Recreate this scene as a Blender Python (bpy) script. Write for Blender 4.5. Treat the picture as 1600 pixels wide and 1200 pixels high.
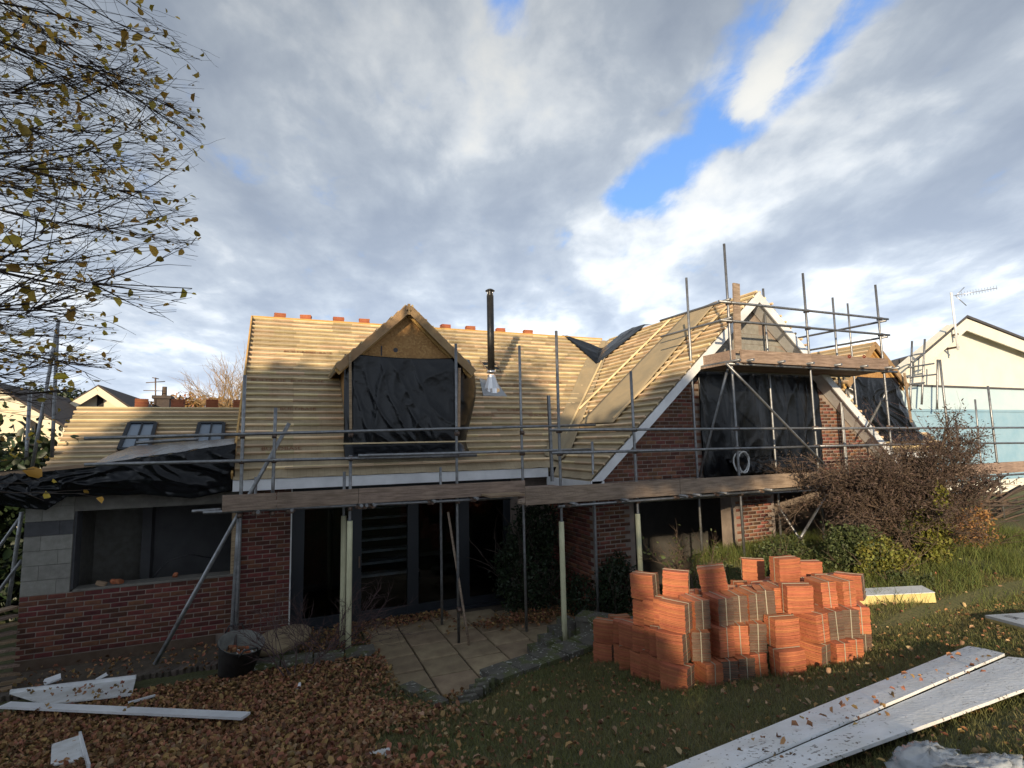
import bpy, bmesh, math, random
import numpy as np
from mathutils import Vector, Matrix, noise as mnoise
random.seed(7); rng = np.random.default_rng(7)
for o in list(bpy.data.objects): bpy.data.objects.remove(o)
S = bpy.context.scene; COL = S.collection
rad = math.radians

# ------------------------------------------------------------------ camera
F_PX, CAM_H = 850.9, 3.18
YAW, PIT, ROL = rad(22.924), rad(6.061), rad(-1.108)
def _axes():
    c, s = math.cos, math.sin
    f = Vector((s(YAW)*c(PIT), c(YAW)*c(PIT), s(PIT))); rt = Vector((c(YAW), -s(YAW), 0)); up = rt.cross(f)
    return c(ROL)*rt + s(ROL)*up, -s(ROL)*rt + c(ROL)*up, f
RT, UP, FW = _axes()
cam = bpy.data.cameras.new('camera'); camo = bpy.data.objects.new('camera', cam); COL.objects.link(camo)
cam.sensor_width = 36; cam.lens = F_PX/1600*36; cam.clip_end = 2000; cam.clip_start = .05
camo.matrix_world = Matrix(((RT.x, UP.x, -FW.x, 0), (RT.y, UP.y, -FW.y, 0), (RT.z, UP.z, -FW.z, CAM_H), (0, 0, 0, 1)))
S.camera = camo

# ------------------------------------------------------------------ world, sun, exposure
SUN_AZ, SUN_EL = rad(38), rad(15)          # light travels towards (+sin az, +cos az), downwards
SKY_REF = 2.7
def make_world():
    w = bpy.data.worlds.new('World'); S.world = w; w.use_nodes = True
    nt = w.node_tree; nt.nodes.clear(); N = nt.nodes.new; L = nt.links.new
    out = N('ShaderNodeOutputWorld'); bg = N('ShaderNodeBackground'); L(bg.outputs[0], out.inputs[0])
    bg.inputs[1].default_value = .1
    sky = N('ShaderNodeTexSky'); sky.sky_type = 'NISHITA'; sky.sun_disc = False
    sky.sun_elevation = SUN_EL; sky.sun_rotation = SUN_AZ + math.pi; sky.air_density = 1.3; sky.dust_density = .6; sky.ozone_density = 2.5
    tc = N('ShaderNodeTexCoord')
    def math_(op, a, b=None, c=None, clamp=False):
        n = N('ShaderNodeMath'); n.operation = op; n.use_clamp = clamp
        for i, v in enumerate((a, b, c)):
            if v is None: continue
            if isinstance(v, (int, float)): n.inputs[i].default_value = v
            else: L(v, n.inputs[i])
        return n.outputs[0]
    sep = N('ShaderNodeSeparateXYZ'); L(tc.outputs['Generated'], sep.inputs[0])
    x, y, z = sep.outputs
    zc = math_('ADD', math_('MAXIMUM', z, 0.0), .20)
    sa, ca = math.sin(YAW), math.cos(YAW)
    a = math_('DIVIDE', math_('ADD', math_('MULTIPLY', x, sa), math_('MULTIPLY', y, ca)), zc)
    b = math_('DIVIDE', math_('SUBTRACT', math_('MULTIPLY', x, ca), math_('MULTIPLY', y, sa)), zc)
    def noise(sa_, sb_, oa, ob, detail, rough, dist=0.0):
        cmb = N('ShaderNodeCombineXYZ'); L(math_('MULTIPLY_ADD', a, sa_, oa), cmb.inputs[0]); L(math_('MULTIPLY_ADD', b, sb_, ob), cmb.inputs[1])
        n = N('ShaderNodeTexNoise'); n.inputs['Scale'].default_value = 1; n.inputs['Detail'].default_value = detail
        n.inputs['Roughness'].default_value = rough; n.inputs['Distortion'].default_value = dist
        L(cmb.outputs[0], n.inputs['Vector']); return n.outputs['Fac']
    def ramp(v, lo, hi):
        n = N('ShaderNodeMapRange'); n.interpolation_type = 'SMOOTHSTEP'; n.inputs[1].default_value = lo; n.inputs[2].default_value = hi; L(v, n.inputs[0]); return n.outputs[0]
    def gap(a0, b0, a1, b1, wid):            # soft capsule hole in the cloud deck
        da, db = a1-a0, b1-b0; l2 = da*da+db*db
        pa, pb = math_('SUBTRACT', a, a0), math_('SUBTRACT', b, b0)
        t = math_('DIVIDE', math_('ADD', math_('MULTIPLY', pa, da), math_('MULTIPLY', pb, db)), l2, clamp=True)
        ex = math_('SUBTRACT', pa, math_('MULTIPLY', t, da)); ey = math_('SUBTRACT', pb, math_('MULTIPLY', t, db))
        d = math_('SQRT', math_('ADD', math_('MULTIPLY', ex, ex), math_('MULTIPLY', ey, ey)))
        return math_('SUBTRACT', 1, ramp(d, 0.0, wid))
    n1 = noise(1.9, 2.6, 3.1, 5.2, 8, .52, .15)          # main cover
    n2 = noise(2.5, 3.2, 11.7, 2.6, 7, .53, .2)         # light and dark bellies
    n3 = noise(6.5, 8.5, 1.3, 8.2, 7, .58, .25)          # fine wisps
    n4 = noise(.9, 1.2, 7.7, 3.3, 2, .5)
    g = math_('MAXIMUM', gap(1.46, .36, 1.28, .44, .165), math_('MULTIPLY', gap(1.18, .50, .70, .58, .19), .84))
    g = math_('MAXIMUM', g, math_('MULTIPLY', gap(.92, .0, .84, .0, .08), .5))
    wisp = gap(1.13, .52, .78, .555, .085)
    cov = math_('ADD', math_('ADD', n1, math_('MULTIPLY', math_('SUBTRACT', n3, .5), 1.0)), .38)
    cov = math_('SUBTRACT', cov, math_('MULTIPLY', g, .85))
    cov = math_('ADD', cov, math_('MULTIPLY', wisp, math_('MULTIPLY', n3, 1.5)))
    cover = ramp(cov, .26, .74)
    lum = math_('ADD', math_('MULTIPLY', n2, .95), math_('ADD', math_('MULTIPLY', n3, .34), math_('MULTIPLY', n4, .55)))
    rim = gap(1.9, .36, 1.25, .86, .26)                # sunlit upper edge of the far bank
    lum = math_('ADD', lum, math_('MULTIPLY', rim, .20))
    lum = math_('ADD', lum, math_('MULTIPLY', wisp, .17))
    hz = math_('SUBTRACT', 1, ramp(z, .0, .25))          # paler towards the horizon
    lum = math_('ADD', lum, math_('MULTIPLY', hz, .0))
    cr = N('ShaderNodeValToRGB'); L(ramp(lum, .66, 1.36), cr.inputs[0])
    e = cr.color_ramp.elements; e[0].position = 0; e[0].color = (1.35, 1.6, 2.02, 1); e[1].position = 1; e[1].color = (3.85, 3.85, 3.7, 1)
    k = e.new(.42); k.color = (1.98, 2.24, 2.6, 1); k = e.new(.72); k.color = (2.9, 3.1, 3.32, 1)
    blue = N('ShaderNodeMix'); blue.data_type = 'RGBA'; blue.inputs[0].default_value = .6
    L(sky.outputs[0], blue.inputs[6]); blue.inputs[7].default_value = (.36, 1.1, 3.3, 1)
    bw = N('ShaderNodeRGBToBW'); L(sky.outputs[0], bw.inputs[0])          # cloud brightness follows sky luminance, so unseen sunward cloud adds fill light
    cloud_gain = math_('POWER', math_('DIVIDE', bw.outputs[0], SKY_REF), .62)
    vm = N('ShaderNodeVectorMath'); vm.operation = 'SCALE'; L(cr.outputs[0], vm.inputs[0]); L(cloud_gain, vm.inputs['Scale'])
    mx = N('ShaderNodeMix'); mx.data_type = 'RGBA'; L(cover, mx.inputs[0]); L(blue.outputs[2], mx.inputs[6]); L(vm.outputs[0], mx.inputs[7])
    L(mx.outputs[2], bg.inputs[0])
    w.cycles.sampling_method = 'AUTOMATIC'
make_world()
sl = bpy.data.lights.new('sun', 'SUN'); sl.energy = 2.1; sl.angle = rad(.5); sl.color = (1, .80, .54)
slo = bpy.data.objects.new('sun', sl); COL.objects.link(slo)
slo.rotation_euler = Vector((-math.sin(SUN_AZ)*math.cos(SUN_EL), -math.cos(SUN_AZ)*math.cos(SUN_EL), math.sin(SUN_EL))).to_track_quat('Z', 'Y').to_euler()
V = S.view_settings; V.view_transform = 'Standard'; V.look = 'None'; V.exposure = 1.5; V.gamma = 1; V.use_curve_mapping = False
S.render.engine = 'CYCLES'

# ------------------------------------------------------------------ measuring helpers: photo sight lines met with real planes
def ray(px, py): return FW + RT*((px-800)/F_PX) - UP*((py-600)/F_PX)
EYE = Vector((0, 0, CAM_H))
def P(px, py, Y): d = ray(px, py); return EYE + d*(Y/d.y)
def PZ(px, py, Z): d = ray(px, py); return EYE + d*((Z-CAM_H)/d.z)
def PX(px, py, X): d = ray(px, py); return EYE + d*(X/d.x)
def smooth(t): t = min(1, max(0, t)); return t*t*(3-2*t)
PATIO = [(1.38, 10.6), (1.38, 6.75), (2.35, 6.62), (3.45, 7.25), (4.35, 7.5), (5.3, 8.0), (5.3, 10.6)]
def in_poly(x, y, poly):
    r = False; n = len(poly)
    for i in range(n):
        x0, y0 = poly[i]; x1, y1 = poly[(i+1) % n]
        if (y0 > y) != (y1 > y) and x < (x1-x0)*(y-y0)/(y1-y0)+x0: r = not r
    return r
def G0(x, y):
    zl = .27 + .26*(6.6-y) if y < 6.6 else .27 - .09*(y-6.6)
    zl = min(zl, 1.60 + .02*max(0, -y))
    zl = max(zl, .02)
    if y > 9: zl = .02
    zr = max(zl, .98 + .02*(x-7) - .1*smooth((y-8)/1.5))
    if y < 4.6: zr = max(zl, .9)
    t = smooth((x-6.0)/1.6)
    z = zl*(1-t) + zr*t
    z = min(z, 2.6) - .24*math.exp(-((x-1.98)**2/.20+(y-6.30)**2/.22))
    return z + .03*mnoise.noise(Vector((x*.9, y*.9, 0))) + .012*mnoise.noise(Vector((x*3, y*3, 4)))
def G(x, y):
    if in_poly(x, y, PATIO): return -.06
    if x > -6 and y > 9.0 and x < 5.4: return -.02
    if y > 8.8 and 5.2 < x < 18.6 and y < 18: return -.12
    return G0(x, y)
def PG(px, py):
    d = ray(px, py); t = .8
    while t < 60:
        p = EYE + d*t
        if p.z < G0(p.x, p.y): return p
        t += .02
    return p

# ------------------------------------------------------------------ object helpers
def tag(o, label=None, cat=None, group=None, kind=None):
    for k, v in (('label', label), ('category', cat), ('group', group), ('kind', kind)):
        if v: o[k] = v
    return o
def link(name, data, parent=None):
    o = bpy.data.objects.new(name, data); COL.objects.link(o)
    if parent: o.parent = parent
    return o
def thing(name, label, cat, loc=(0, 0, 0), rz=0, group=None):
    o = link(name, None); o.location = loc; o.rotation_euler = (0, 0, rz); o.empty_display_size = .1
    return tag(o, label, cat, group, 'thing')
def root(name, label, cat, group=None):        # an Empty at the world origin whose parts are built in world coordinates
    return thing(name, label, cat, (0, 0, 0), 0, group)
class MB:
    def __init__(s): s.v = []; s.f = []; s.m = []; s.sm = []
    def quad(s, pts, mi=0, smooth=False):
        n = len(s.v); s.v += [tuple(p) for p in pts]; s.f.append(tuple(range(n, n+len(pts)))); s.m.append(mi); s.sm.append(smooth); return s
    def hexa(s, c, mi=0):                      # 8 corners: bottom 4 then top 4 (ccw)
        n = len(s.v); s.v += [tuple(p) for p in c]
        for q in ((0, 3, 2, 1), (4, 5, 6, 7), (0, 1, 5, 4), (1, 2, 6, 5), (2, 3, 7, 6), (3, 0, 4, 7)):
            s.f.append(tuple(n+i for i in q)); s.m.append(mi); s.sm.append(False)
        return s
    def box(s, x0, x1, y0, y1, z0, z1, mi=0):
        return s.hexa([(x0, y0, z0), (x1, y0, z0), (x1, y1, z0), (x0, y1, z0), (x0, y0, z1), (x1, y0, z1), (x1, y1, z1), (x0, y1, z1)], mi)
    def bar(s, a, b, w, h, up=(0, 0, 1), mi=0):   # box along a->b, w across, h along up
        a, b = Vector(a), Vector(b); d = (b-a).normalized(); upv = Vector(up); sd = d.cross(upv)
        if sd.length < 1e-4: sd = d.cross(Vector((0, 1, 0)))
        sd.normalize(); u = sd.cross(d).normalized()
        c = []
        for hh in (-h/2, h/2):
            for p, ww in ((a, -w/2), (b, -w/2), (b, w/2), (a, w/2)): c.append(p + sd*(-ww) + u*hh)
        return s.hexa([c[3], c[2], c[1], c[0], c[7], c[6], c[5], c[4]], mi)
    def tube(s, pts, r, n=8, caps=True, mi=0):
        pts = [Vector(p) for p in pts]; k = len(pts); rs = r if isinstance(r, (list, tuple)) else [r]*k
        base = len(s.v); prev = None
        for i, p in enumerate(pts):
            d = (pts[min(i+1, k-1)] - pts[max(i-1, 0)]).normalized()
            ref = prev if prev is not None else (Vector((0, 0, 1)) if abs(d.z) < .9 else Vector((0, 1, 0)))
            a = d.cross(ref); 
            if a.length < 1e-5: a = d.cross(Vector((1, 0, 0)))
            a.normalize(); b = d.cross(a).normalized(); prev = a.cross(d) if False else ref
            for j in range(n):
                t = 2*math.pi*j/n; s.v.append(tuple(p + (a*math.cos(t) + b*math.sin(t))*rs[i]))
        for i in range(k-1):
            for j in range(n):
                q = base+i*n+j; q2 = base+i*n+(j+1) % n
                s.f.append((q, q2, q2+n, q+n)); s.m.append(mi); s.sm.append(True)
        if caps:
            s.f.append(tuple(base+j for j in range(n))[::-1]); s.m.append(mi); s.sm.append(False)
            s.f.append(tuple(base+(k-1)*n+j for j in range(n))); s.m.append(mi); s.sm.append(False)
        return s
    def prism(s, poly, ext, mi=0):             # poly: coplanar points, ext: extrusion vector
        n = len(poly); base = len(s.v); e = Vector(ext)
        s.v += [tuple(p) for p in poly] + [tuple(Vector(p)+e) for p in poly]
        s.f.append(tuple(base+i for i in range(n))); s.f.append(tuple(base+n+i for i in range(n))[::-1])
        s.m += [mi, mi]; s.sm += [False, False]
        for i in range(n):
            j = (i+1) % n; s.f.append((base+j, base+i, base+n+i, base+n+j)); s.m.append(mi); s.sm.append(False)
        return s
    def lathe(s, prof, c=(0, 0, 0), n=20, mi=0):
        base = len(s.v); c = Vector(c)
        for r, z in prof:
            for j in range(n): t = 2*math.pi*j/n; s.v.append((c.x+r*math.cos(t), c.y+r*math.sin(t), c.z+z))
        for i in range(len(prof)-1):
            for j in range(n):
                q = base+i*n+j; q2 = base+i*n+(j+1) % n; s.f.append((q, q2, q2+n, q+n)); s.m.append(mi); s.sm.append(True)
        return s
    def mesh(s, name, mats, fix=False):
        me = bpy.data.meshes.new(name); me.from_pydata(s.v, [], s.f)
        for m in (mats if isinstance(mats, (list, tuple)) else [mats]): me.materials.append(m)
        me.polygons.foreach_set('material_index', s.m); me.polygons.foreach_set('use_smooth', s.sm)
        if fix:
            bm = bmesh.new(); bm.from_mesh(me); bmesh.ops.recalc_face_normals(bm, faces=bm.faces); bm.to_mesh(me); bm.free()
        me.update(); return me
    def build(s, name, mats, parent=None, fix=True): return link(name, s.mesh(name, mats, fix), parent)
def npmesh(name, v, f, mat, parent=None, smooth=False):     # v (n,3), f (m,3|4)
    me = bpy.data.meshes.new(name); k = f.shape[1]
    me.vertices.add(len(v)); me.vertices.foreach_set('co', np.asarray(v, np.float32).ravel())
    me.loops.add(f.size); me.loops.foreach_set('vertex_index', np.asarray(f, np.int32).ravel())
    me.polygons.add(len(f)); me.polygons.foreach_set('loop_start', np.arange(0, f.size, k, dtype=np.int32))
    if smooth: me.polygons.foreach_set('use_smooth', np.ones(len(f), bool))
    for m in (mat if isinstance(mat, (list, tuple)) else [mat]): me.materials.append(m)
    me.update(calc_edges=True); return link(name, me, parent)
def rbox_mesh(name, sx, sy, sz, bev, mats, jit=0):          # bevelled box, centred
    bm = bmesh.new(); bmesh.ops.create_cube(bm, size=1)
    for v in bm.verts: v.co = Vector((v.co.x*sx, v.co.y*sy, v.co.z*sz)) + Vector([random.uniform(-jit, jit) for _ in range(3)])
    if bev: bmesh.ops.bevel(bm, geom=list(bm.edges), offset=bev, segments=1, affect='EDGES')
    me = bpy.data.meshes.new(name); bm.to_mesh(me); bm.free()
    for m in (mats if isinstance(mats, (list, tuple)) else [mats]): me.materials.append(m)
    return me
def text_obj(name, body, size, mat, mtx, parent):
    cu = bpy.data.curves.new(name, 'FONT'); cu.body = body; cu.size = size; cu.align_x = 'CENTER'; cu.align_y = 'CENTER'; cu.resolution_u = 2
    t = bpy.data.objects.new(name, cu); COL.objects.link(t); dg = bpy.context.evaluated_depsgraph_get()
    me = bpy.data.meshes.new_from_object(t.evaluated_get(dg)); bpy.data.objects.remove(t)
    me.materials.clear(); me.materials.append(mat)
    o = link(name, me, parent); o.matrix_world = mtx; return o

# ------------------------------------------------------------------ materials
def M(name, col, rough=.7, var=0.0, col2=None, nscale=8, bump=0.0, bscale=60, metal=0, spec=.5, detail=4, mapping=None, rnd=0.0, stretch=(1, 1, 1), fn=None, sub=0.0, coord='Object'):
    m = bpy.data.materials.new(name); m.use_nodes = True; nt = m.node_tree; N = nt.nodes.new; L = nt.links.new
    b = nt.nodes['Principled BSDF']; b.inputs['Roughness'].default_value = rough; b.inputs['Metallic'].default_value = metal
    b.inputs['Specular IOR Level'].default_value = spec; b.inputs['Base Color'].default_value = (*col, 1)
    tc = N('ShaderNodeTexCoord'); mp = N('ShaderNodeMapping'); L(tc.outputs[coord], mp.inputs[0]); mp.inputs['Scale'].default_value = stretch
    cur = None
    if col2:
        n = N('ShaderNodeTexNoise'); n.inputs['Scale'].default_value = nscale; n.inputs['Detail'].default_value = detail; n.inputs['Roughness'].default_value = .6
        L(mp.outputs[0], n.inputs['Vector'])
        r = N('ShaderNodeMapRange'); r.inputs[1].default_value = .35; r.inputs[2].default_value = .65; L(n.outputs['Fac'], r.inputs[0])
        x = N('ShaderNodeMix'); x.data_type = 'RGBA'; x.inputs[6].default_value = (*col, 1); x.inputs[7].default_value = (*col2, 1); L(r.outputs[0], x.inputs[0]); cur = x.outputs[2]
    if rnd:
        g = N('ShaderNodeNewGeometry'); oi = N('ShaderNodeObjectInfo')
        ad = N('ShaderNodeMath'); ad.operation = 'ADD'; L(g.outputs['Random Per Island'], ad.inputs[0]); L(oi.outputs['Random'], ad.inputs[1])
        fr = N('ShaderNodeMath'); fr.operation = 'FRACT'; L(ad.outputs[0], fr.inputs[0])
        hs = N('ShaderNodeHueSaturation'); mr = N('ShaderNodeMapRange'); mr.inputs[3].default_value = 1-rnd; mr.inputs[4].default_value = 1+rnd; L(fr.outputs[0], mr.inputs[0]); L(mr.outputs[0], hs.inputs['Value'])
        w = N('ShaderNodeTexWhiteNoise'); w.noise_dimensions = '1D'; L(fr.outputs[0], w.inputs['W'])
        m2 = N('ShaderNodeMapRange'); m2.inputs[3].default_value = .5-rnd*.05; m2.inputs[4].default_value = .5+rnd*.05; L(w.outputs['Value'], m2.inputs[0]); L(m2.outputs[0], hs.inputs['Hue'])
        if cur: L(cur, hs.inputs['Color'])
        else: hs.inputs['Color'].default_value = (*col, 1)
        cur = hs.outputs[0]
    if fn: cur = fn(nt, N, L, mp, cur, b) or cur
    if cur: L(cur, b.inputs['Base Color'])
    if bump:
        n = N('ShaderNodeTexNoise'); n.inputs['Scale'].default_value = bscale; n.inputs['Detail'].default_value = 6; L(mp.outputs[0], n.inputs['Vector'])
        bp = N('ShaderNodeBump'); bp.inputs['Strength'].default_value = bump; bp.inputs['Distance'].default_value = .02; L(n.outputs['Fac'], bp.inputs['Height']); L(bp.outputs[0], b.inputs['Normal'])
    if sub:      # thin leaves let light through
        tr = N('ShaderNodeBsdfTranslucent'); mxs = N('ShaderNodeMixShader'); mxs.inputs[0].default_value = sub
        if cur: L(cur, tr.inputs[0])
        else: tr.inputs[0].default_value = (*col, 1)
        out = nt.nodes['Material Output']; L(b.outputs[0], mxs.inputs[1]); L(tr.outputs[0], mxs.inputs[2]); L(mxs.outputs[0], out.inputs[0])
    return m
def mixc(nt, fac, c1, c2):
    x = nt.nodes.new('ShaderNodeMix'); x.data_type = 'RGBA'
    for i, c in ((0, fac), (6, c1), (7, c2)):
        if isinstance(c, (int, float)): x.inputs[i].default_value = c
        elif isinstance(c, tuple): x.inputs[i].default_value = (*c, 1)
        else: nt.links.new(c, x.inputs[i])
    return x.outputs[2]
def membrane_fn(nt, N, L, mp, cur, b):       # printed grid lines of the breather membrane
    sep = N('ShaderNodeSeparateXYZ'); tc = N('ShaderNodeTexCoord'); L(tc.outputs['UV'], sep.inputs[0])
    def line(o, s, w):
        f = N('ShaderNodeMath'); f.operation = 'MULTIPLY'; L(o, f.inputs[0]); f.inputs[1].default_value = s
        g = N('ShaderNodeMath'); g.operation = 'FRACT'; L(f.outputs[0], g.inputs[0])
        h = N('ShaderNodeMath'); h.operation = 'LESS_THAN'; L(g.outputs[0], h.inputs[0]); h.inputs[1].default_value = w; return h.outputs[0]
    a = N('ShaderNodeMath'); a.operation = 'MAXIMUM'; L(line(sep.outputs[0], 10, .07), a.inputs[0]); L(line(sep.outputs[1], 10, .07), a.inputs[1])
    k = N('ShaderNodeMath'); k.operation = 'MULTIPLY'; L(a.outputs[0], k.inputs[0]); k.inputs[1].default_value = .35
    return mixc(nt, k.outputs[0], cur, (.16, .12, .07))
def osb_fn(nt, N, L, mp, cur, b):
    v = N('ShaderNodeTexVoronoi'); v.inputs['Scale'].default_value = 28; L(mp.outputs[0], v.inputs['Vector'])
    n = N('ShaderNodeTexNoise'); n.inputs['Scale'].default_value = 3; L(mp.outputs[0], n.inputs['Vector'])
    r = N('ShaderNodeValToRGB'); L(v.outputs['Color'], r.inputs[0]); e = r.color_ramp.elements
    e[0].color = (.22, .11, .035, 1); e[1].color = (.62, .40, .16, 1); k = e.new(.5); k.color = (.42, .23, .075, 1)
    return mixc(nt, n.outputs['Fac'], r.outputs[0], (.36, .19, .07))
def lichen_fn(nt, N, L, mp, cur, b):
    n = N('ShaderNodeTexNoise'); n.inputs['Scale'].default_value = 22; n.inputs['Detail'].default_value = 6; L(mp.outputs[0], n.inputs['Vector'])
    r = N('ShaderNodeMapRange'); r.inputs[1].default_value = .60; r.inputs[2].default_value = .68; L(n.outputs['Fac'], r.inputs[0])
    n2 = N('ShaderNodeTexNoise'); n2.inputs['Scale'].default_value = 5; L(mp.outputs[0], n2.inputs['Vector'])
    r2 = N('ShaderNodeMapRange'); r2.inputs[1].default_value = .5; r2.inputs[2].default_value = .6; L(n2.outputs['Fac'], r2.inputs[0])
    c = mixc(nt, r2.outputs[0], cur, (.10, .11, .045))
    return mixc(nt, r.outputs[0], c, (.42, .42, .36))
def grain_fn(nt, N, L, mp, cur, b):           # timber grain runs along the length
    n = N('ShaderNodeTexNoise'); n.inputs['Scale'].default_value = 5; n.inputs['Detail'].default_value = 7
    mp2 = N('ShaderNodeMapping'); mp2.inputs['Scale'].default_value = (.8, 9, 9); L(nt.nodes['Texture Coordinate'].outputs['Object'], mp2.inputs[0]); L(mp2.outputs[0], n.inputs['Vector'])
    r = N('ShaderNodeMapRange'); r.inputs[1].default_value = .38; r.inputs[2].default_value = .66; r.inputs[4].default_value = .55; L(n.outputs['Fac'], r.inputs[0])
    return mixc(nt, r.outputs[0], cur, (.10, .065, .04))
def stack_fn(nt, N, L, mp, cur, b):
    return cur
m_brick = M('red_brick', (.165, .050, .030), .85, col2=(.085, .028, .020), nscale=7, bump=.5, bscale=70, rnd=.45)
m_brick2 = M('brown_brick', (.20, .075, .042), .85, col2=(.11, .045, .03), nscale=7, bump=.5, bscale=70, rnd=.45)
m_mortar = M('mortar', (.31, .25, .21), .95, col2=(.21, .17, .145), nscale=5, bump=.4, bscale=120)
m_earthrender = M('stained_plinth', (.085, .052, .034), .95, col2=(.12, .085, .06), nscale=6, bump=.4)
m_block = M('concrete_block', (.29, .28, .25), .95, col2=(.22, .21, .185), nscale=9, bump=.5, bscale=120, rnd=.09)
m_blockdark = M('engineering_block', (.085, .085, .09), .95, col2=(.06, .06, .065), nscale=9, bump=.4, bscale=120)
m_lintel = M('concrete_lintel', (.20, .19, .165), .95, col2=(.14, .13, .115), nscale=6, bump=.3, bscale=120)
m_batten = M('roof_batten_wood', (.74, .57, .35), .75, col2=(.60, .45, .26), nscale=3, bump=.2, rnd=.34)
m_timber = M('sawn_timber', (.36, .24, .12), .75, col2=(.27, .17, .085), nscale=4, bump=.2, rnd=.1)
m_newtimber = M('new_timber', (.62, .40, .14), .75, col2=(.52, .31, .10), nscale=4, bump=.2, rnd=.1)
m_membrane = M('breather_membrane', (.41, .33, .215), .85, col2=(.32, .255, .16), nscale=2.5, bump=.25, bscale=14, fn=membrane_fn)
m_strip = M('underlay_strip', (.36, .28, .17), .9, col2=(.28, .23, .15), nscale=2.2, bump=.3, bscale=18)
m_print = M('membrane_print', (.20, .085, .04), .85)
m_osb = M('osb_board', (.4, .22, .08), .8, fn=osb_fn, bump=.2, bscale=60)
m_black = M('black_polythene', (.004, .005, .007), .27, spec=.36, bump=.25, bscale=9)
m_steel = M('galvanised_tube', (.30, .31, .32), .42, col2=(.20, .20, .205), nscale=14, metal=.75, rnd=.18, bump=.1)
m_steeldark = M('coupler_steel', (.13, .12, .115), .55, col2=(.20, .12, .08), nscale=20, metal=.6)
m_board = M('scaffold_board', (.36, .265, .20), .85, col2=(.28, .205, .16), nscale=3, bump=.35, bscale=30, rnd=.2, fn=grain_fn)
m_boardpale = M('pale_board', (.42, .30, .19), .85, col2=(.33, .23, .14), nscale=3, bump=.3, rnd=.15, fn=grain_fn)  # paler timber for laths, jambs and offcuts
m_foam = M('cream_foam_sleeve', (.66, .64, .42), .8, col2=(.58, .56, .36), nscale=5, bump=.15)
m_white = M('white_upvc', (.80, .81, .82), .35, col2=(.62, .63, .64), nscale=2)
m_whitedirty = M('weathered_white_board', (.72, .73, .73), .6, col2=(.56, .55, .52), nscale=6, bump=.15)
def speck_fn(nt, N, L, mp, cur, b):
    n = N('ShaderNodeTexNoise'); n.inputs['Scale'].default_value = 38; n.inputs['Detail'].default_value = 3; L(mp.outputs[0], n.inputs['Vector'])
    n2 = N('ShaderNodeTexNoise'); n2.inputs['Scale'].default_value = 2.4; L(mp.outputs[0], n2.inputs['Vector'])
    ad = N('ShaderNodeMath'); ad.operation = 'MULTIPLY_ADD'; L(n2.outputs['Fac'], ad.inputs[0]); ad.inputs[1].default_value = .35; L(n.outputs['Fac'], ad.inputs[2])
    r = N('ShaderNodeMapRange'); r.inputs[1].default_value = .80; r.inputs[2].default_value = .88; L(ad.outputs[0], r.inputs[0])
    return mixc(nt, r.outputs[0], cur, (.10, .075, .05))
m_foamboard = M('dirty_foam_board', (.84, .85, .86), .55, col2=(.74, .74, .72), nscale=5, bump=.3, bscale=30, fn=speck_fn, detail=8)
m_paper = M('white_foil_face', (.66, .69, .72), .5, col2=(.58, .61, .64), nscale=6)
m_frame = M('anthracite_frame', (.018, .022, .028), .4)
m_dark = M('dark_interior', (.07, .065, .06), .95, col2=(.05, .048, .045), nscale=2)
m_plaster = M('grey_plaster', (.16, .16, .165), .95, col2=(.12, .12, .125), nscale=2)
m_floor = M('screed_floor', (.12, .11, .10), .9)
m_slab = M('paving_slab', (.42, .32, .20), .9, col2=(.28, .205, .13), nscale=3.5, bump=.5, bscale=40, rnd=.16, detail=7)
m_edge = M('edging_brick_grey', (.13, .105, .085), .95, col2=(.09, .07, .055), nscale=8, bump=.5, rnd=.25)
m_stone = M('lichened_concrete', (.15, .14, .115), .95, col2=(.10, .09, .075), nscale=6, bump=.6, bscale=50, fn=lichen_fn, rnd=.12)
m_soil = M('soil_bed', (.13, .10, .072), .98, col2=(.075, .06, .042), nscale=8, bump=.6)
m_tile = M('terracotta_tile', (.45, .150, .068), .8, col2=(.33, .10, .045), nscale=5, bump=.4, bscale=50, rnd=.15)
m_tiledark = M('sanded_tile_end', (.105, .070, .050), .9, col2=(.15, .10, .07), nscale=9, bump=.4, bscale=60, rnd=.15)
m_strap = M('packing_strap', (.36, .33, .25), .5)
m_pir = M('yellow_insulation', (.66, .55, .24), .8, col2=(.60, .48, .19), nscale=5, bump=.2)
m_render = M('cream_render', (.80, .78, .69), .9, col2=(.75, .72, .63), nscale=1.5, bump=.1)
m_blue = M('blue_membrane', (.31, .47, .58), .8, col2=(.25, .42, .54), nscale=2)
m_bluepale = M('pale_blue_membrane', (.56, .68, .72), .8, col2=(.50, .64, .70), nscale=2)
m_slate = M('grey_slate', (.06, .06, .068), .7, col2=(.09, .085, .085), nscale=4, bump=.3)
m_rooftile = M('brown_roof_tile', (.055, .043, .04), .85, col2=(.08, .06, .05), nscale=5, bump=.5, bscale=20)
m_tudor = M('black_timber', (.02, .018, .017), .8)
m_whiterender = M('white_render', (.78, .70, .52), .9)
m_rubber = M('black_rubber', (.018, .019, .021), .6, col2=(.05, .05, .05), nscale=9, bump=.4)
m_rubberin = M('dusty_rubber_lining', (.22, .22, .20), .9, col2=(.12, .12, .11), nscale=9)
m_flue = M('black_flue', (.022, .022, .022), .42, metal=.3, col2=(.035, .033, .03), nscale=6)
m_alu = M('aluminium', (.75, .75, .76), .28, metal=.9, bump=.1, bscale=20)
m_lead = M('lead_apron', (.42, .43, .44), .45, metal=.5, bump=.4, bscale=12)
m_bark = M('tree_bark', (.058, .042, .034), .9, col2=(.085, .063, .05), nscale=20, bump=.5)
m_twig = M('reddish_twig', (.10, .062, .06), .85, rnd=.25)
m_palebark = M('pale_bark', (.13, .09, .062), .9, col2=(.08, .055, .04), nscale=15, bump=.4)
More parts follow.
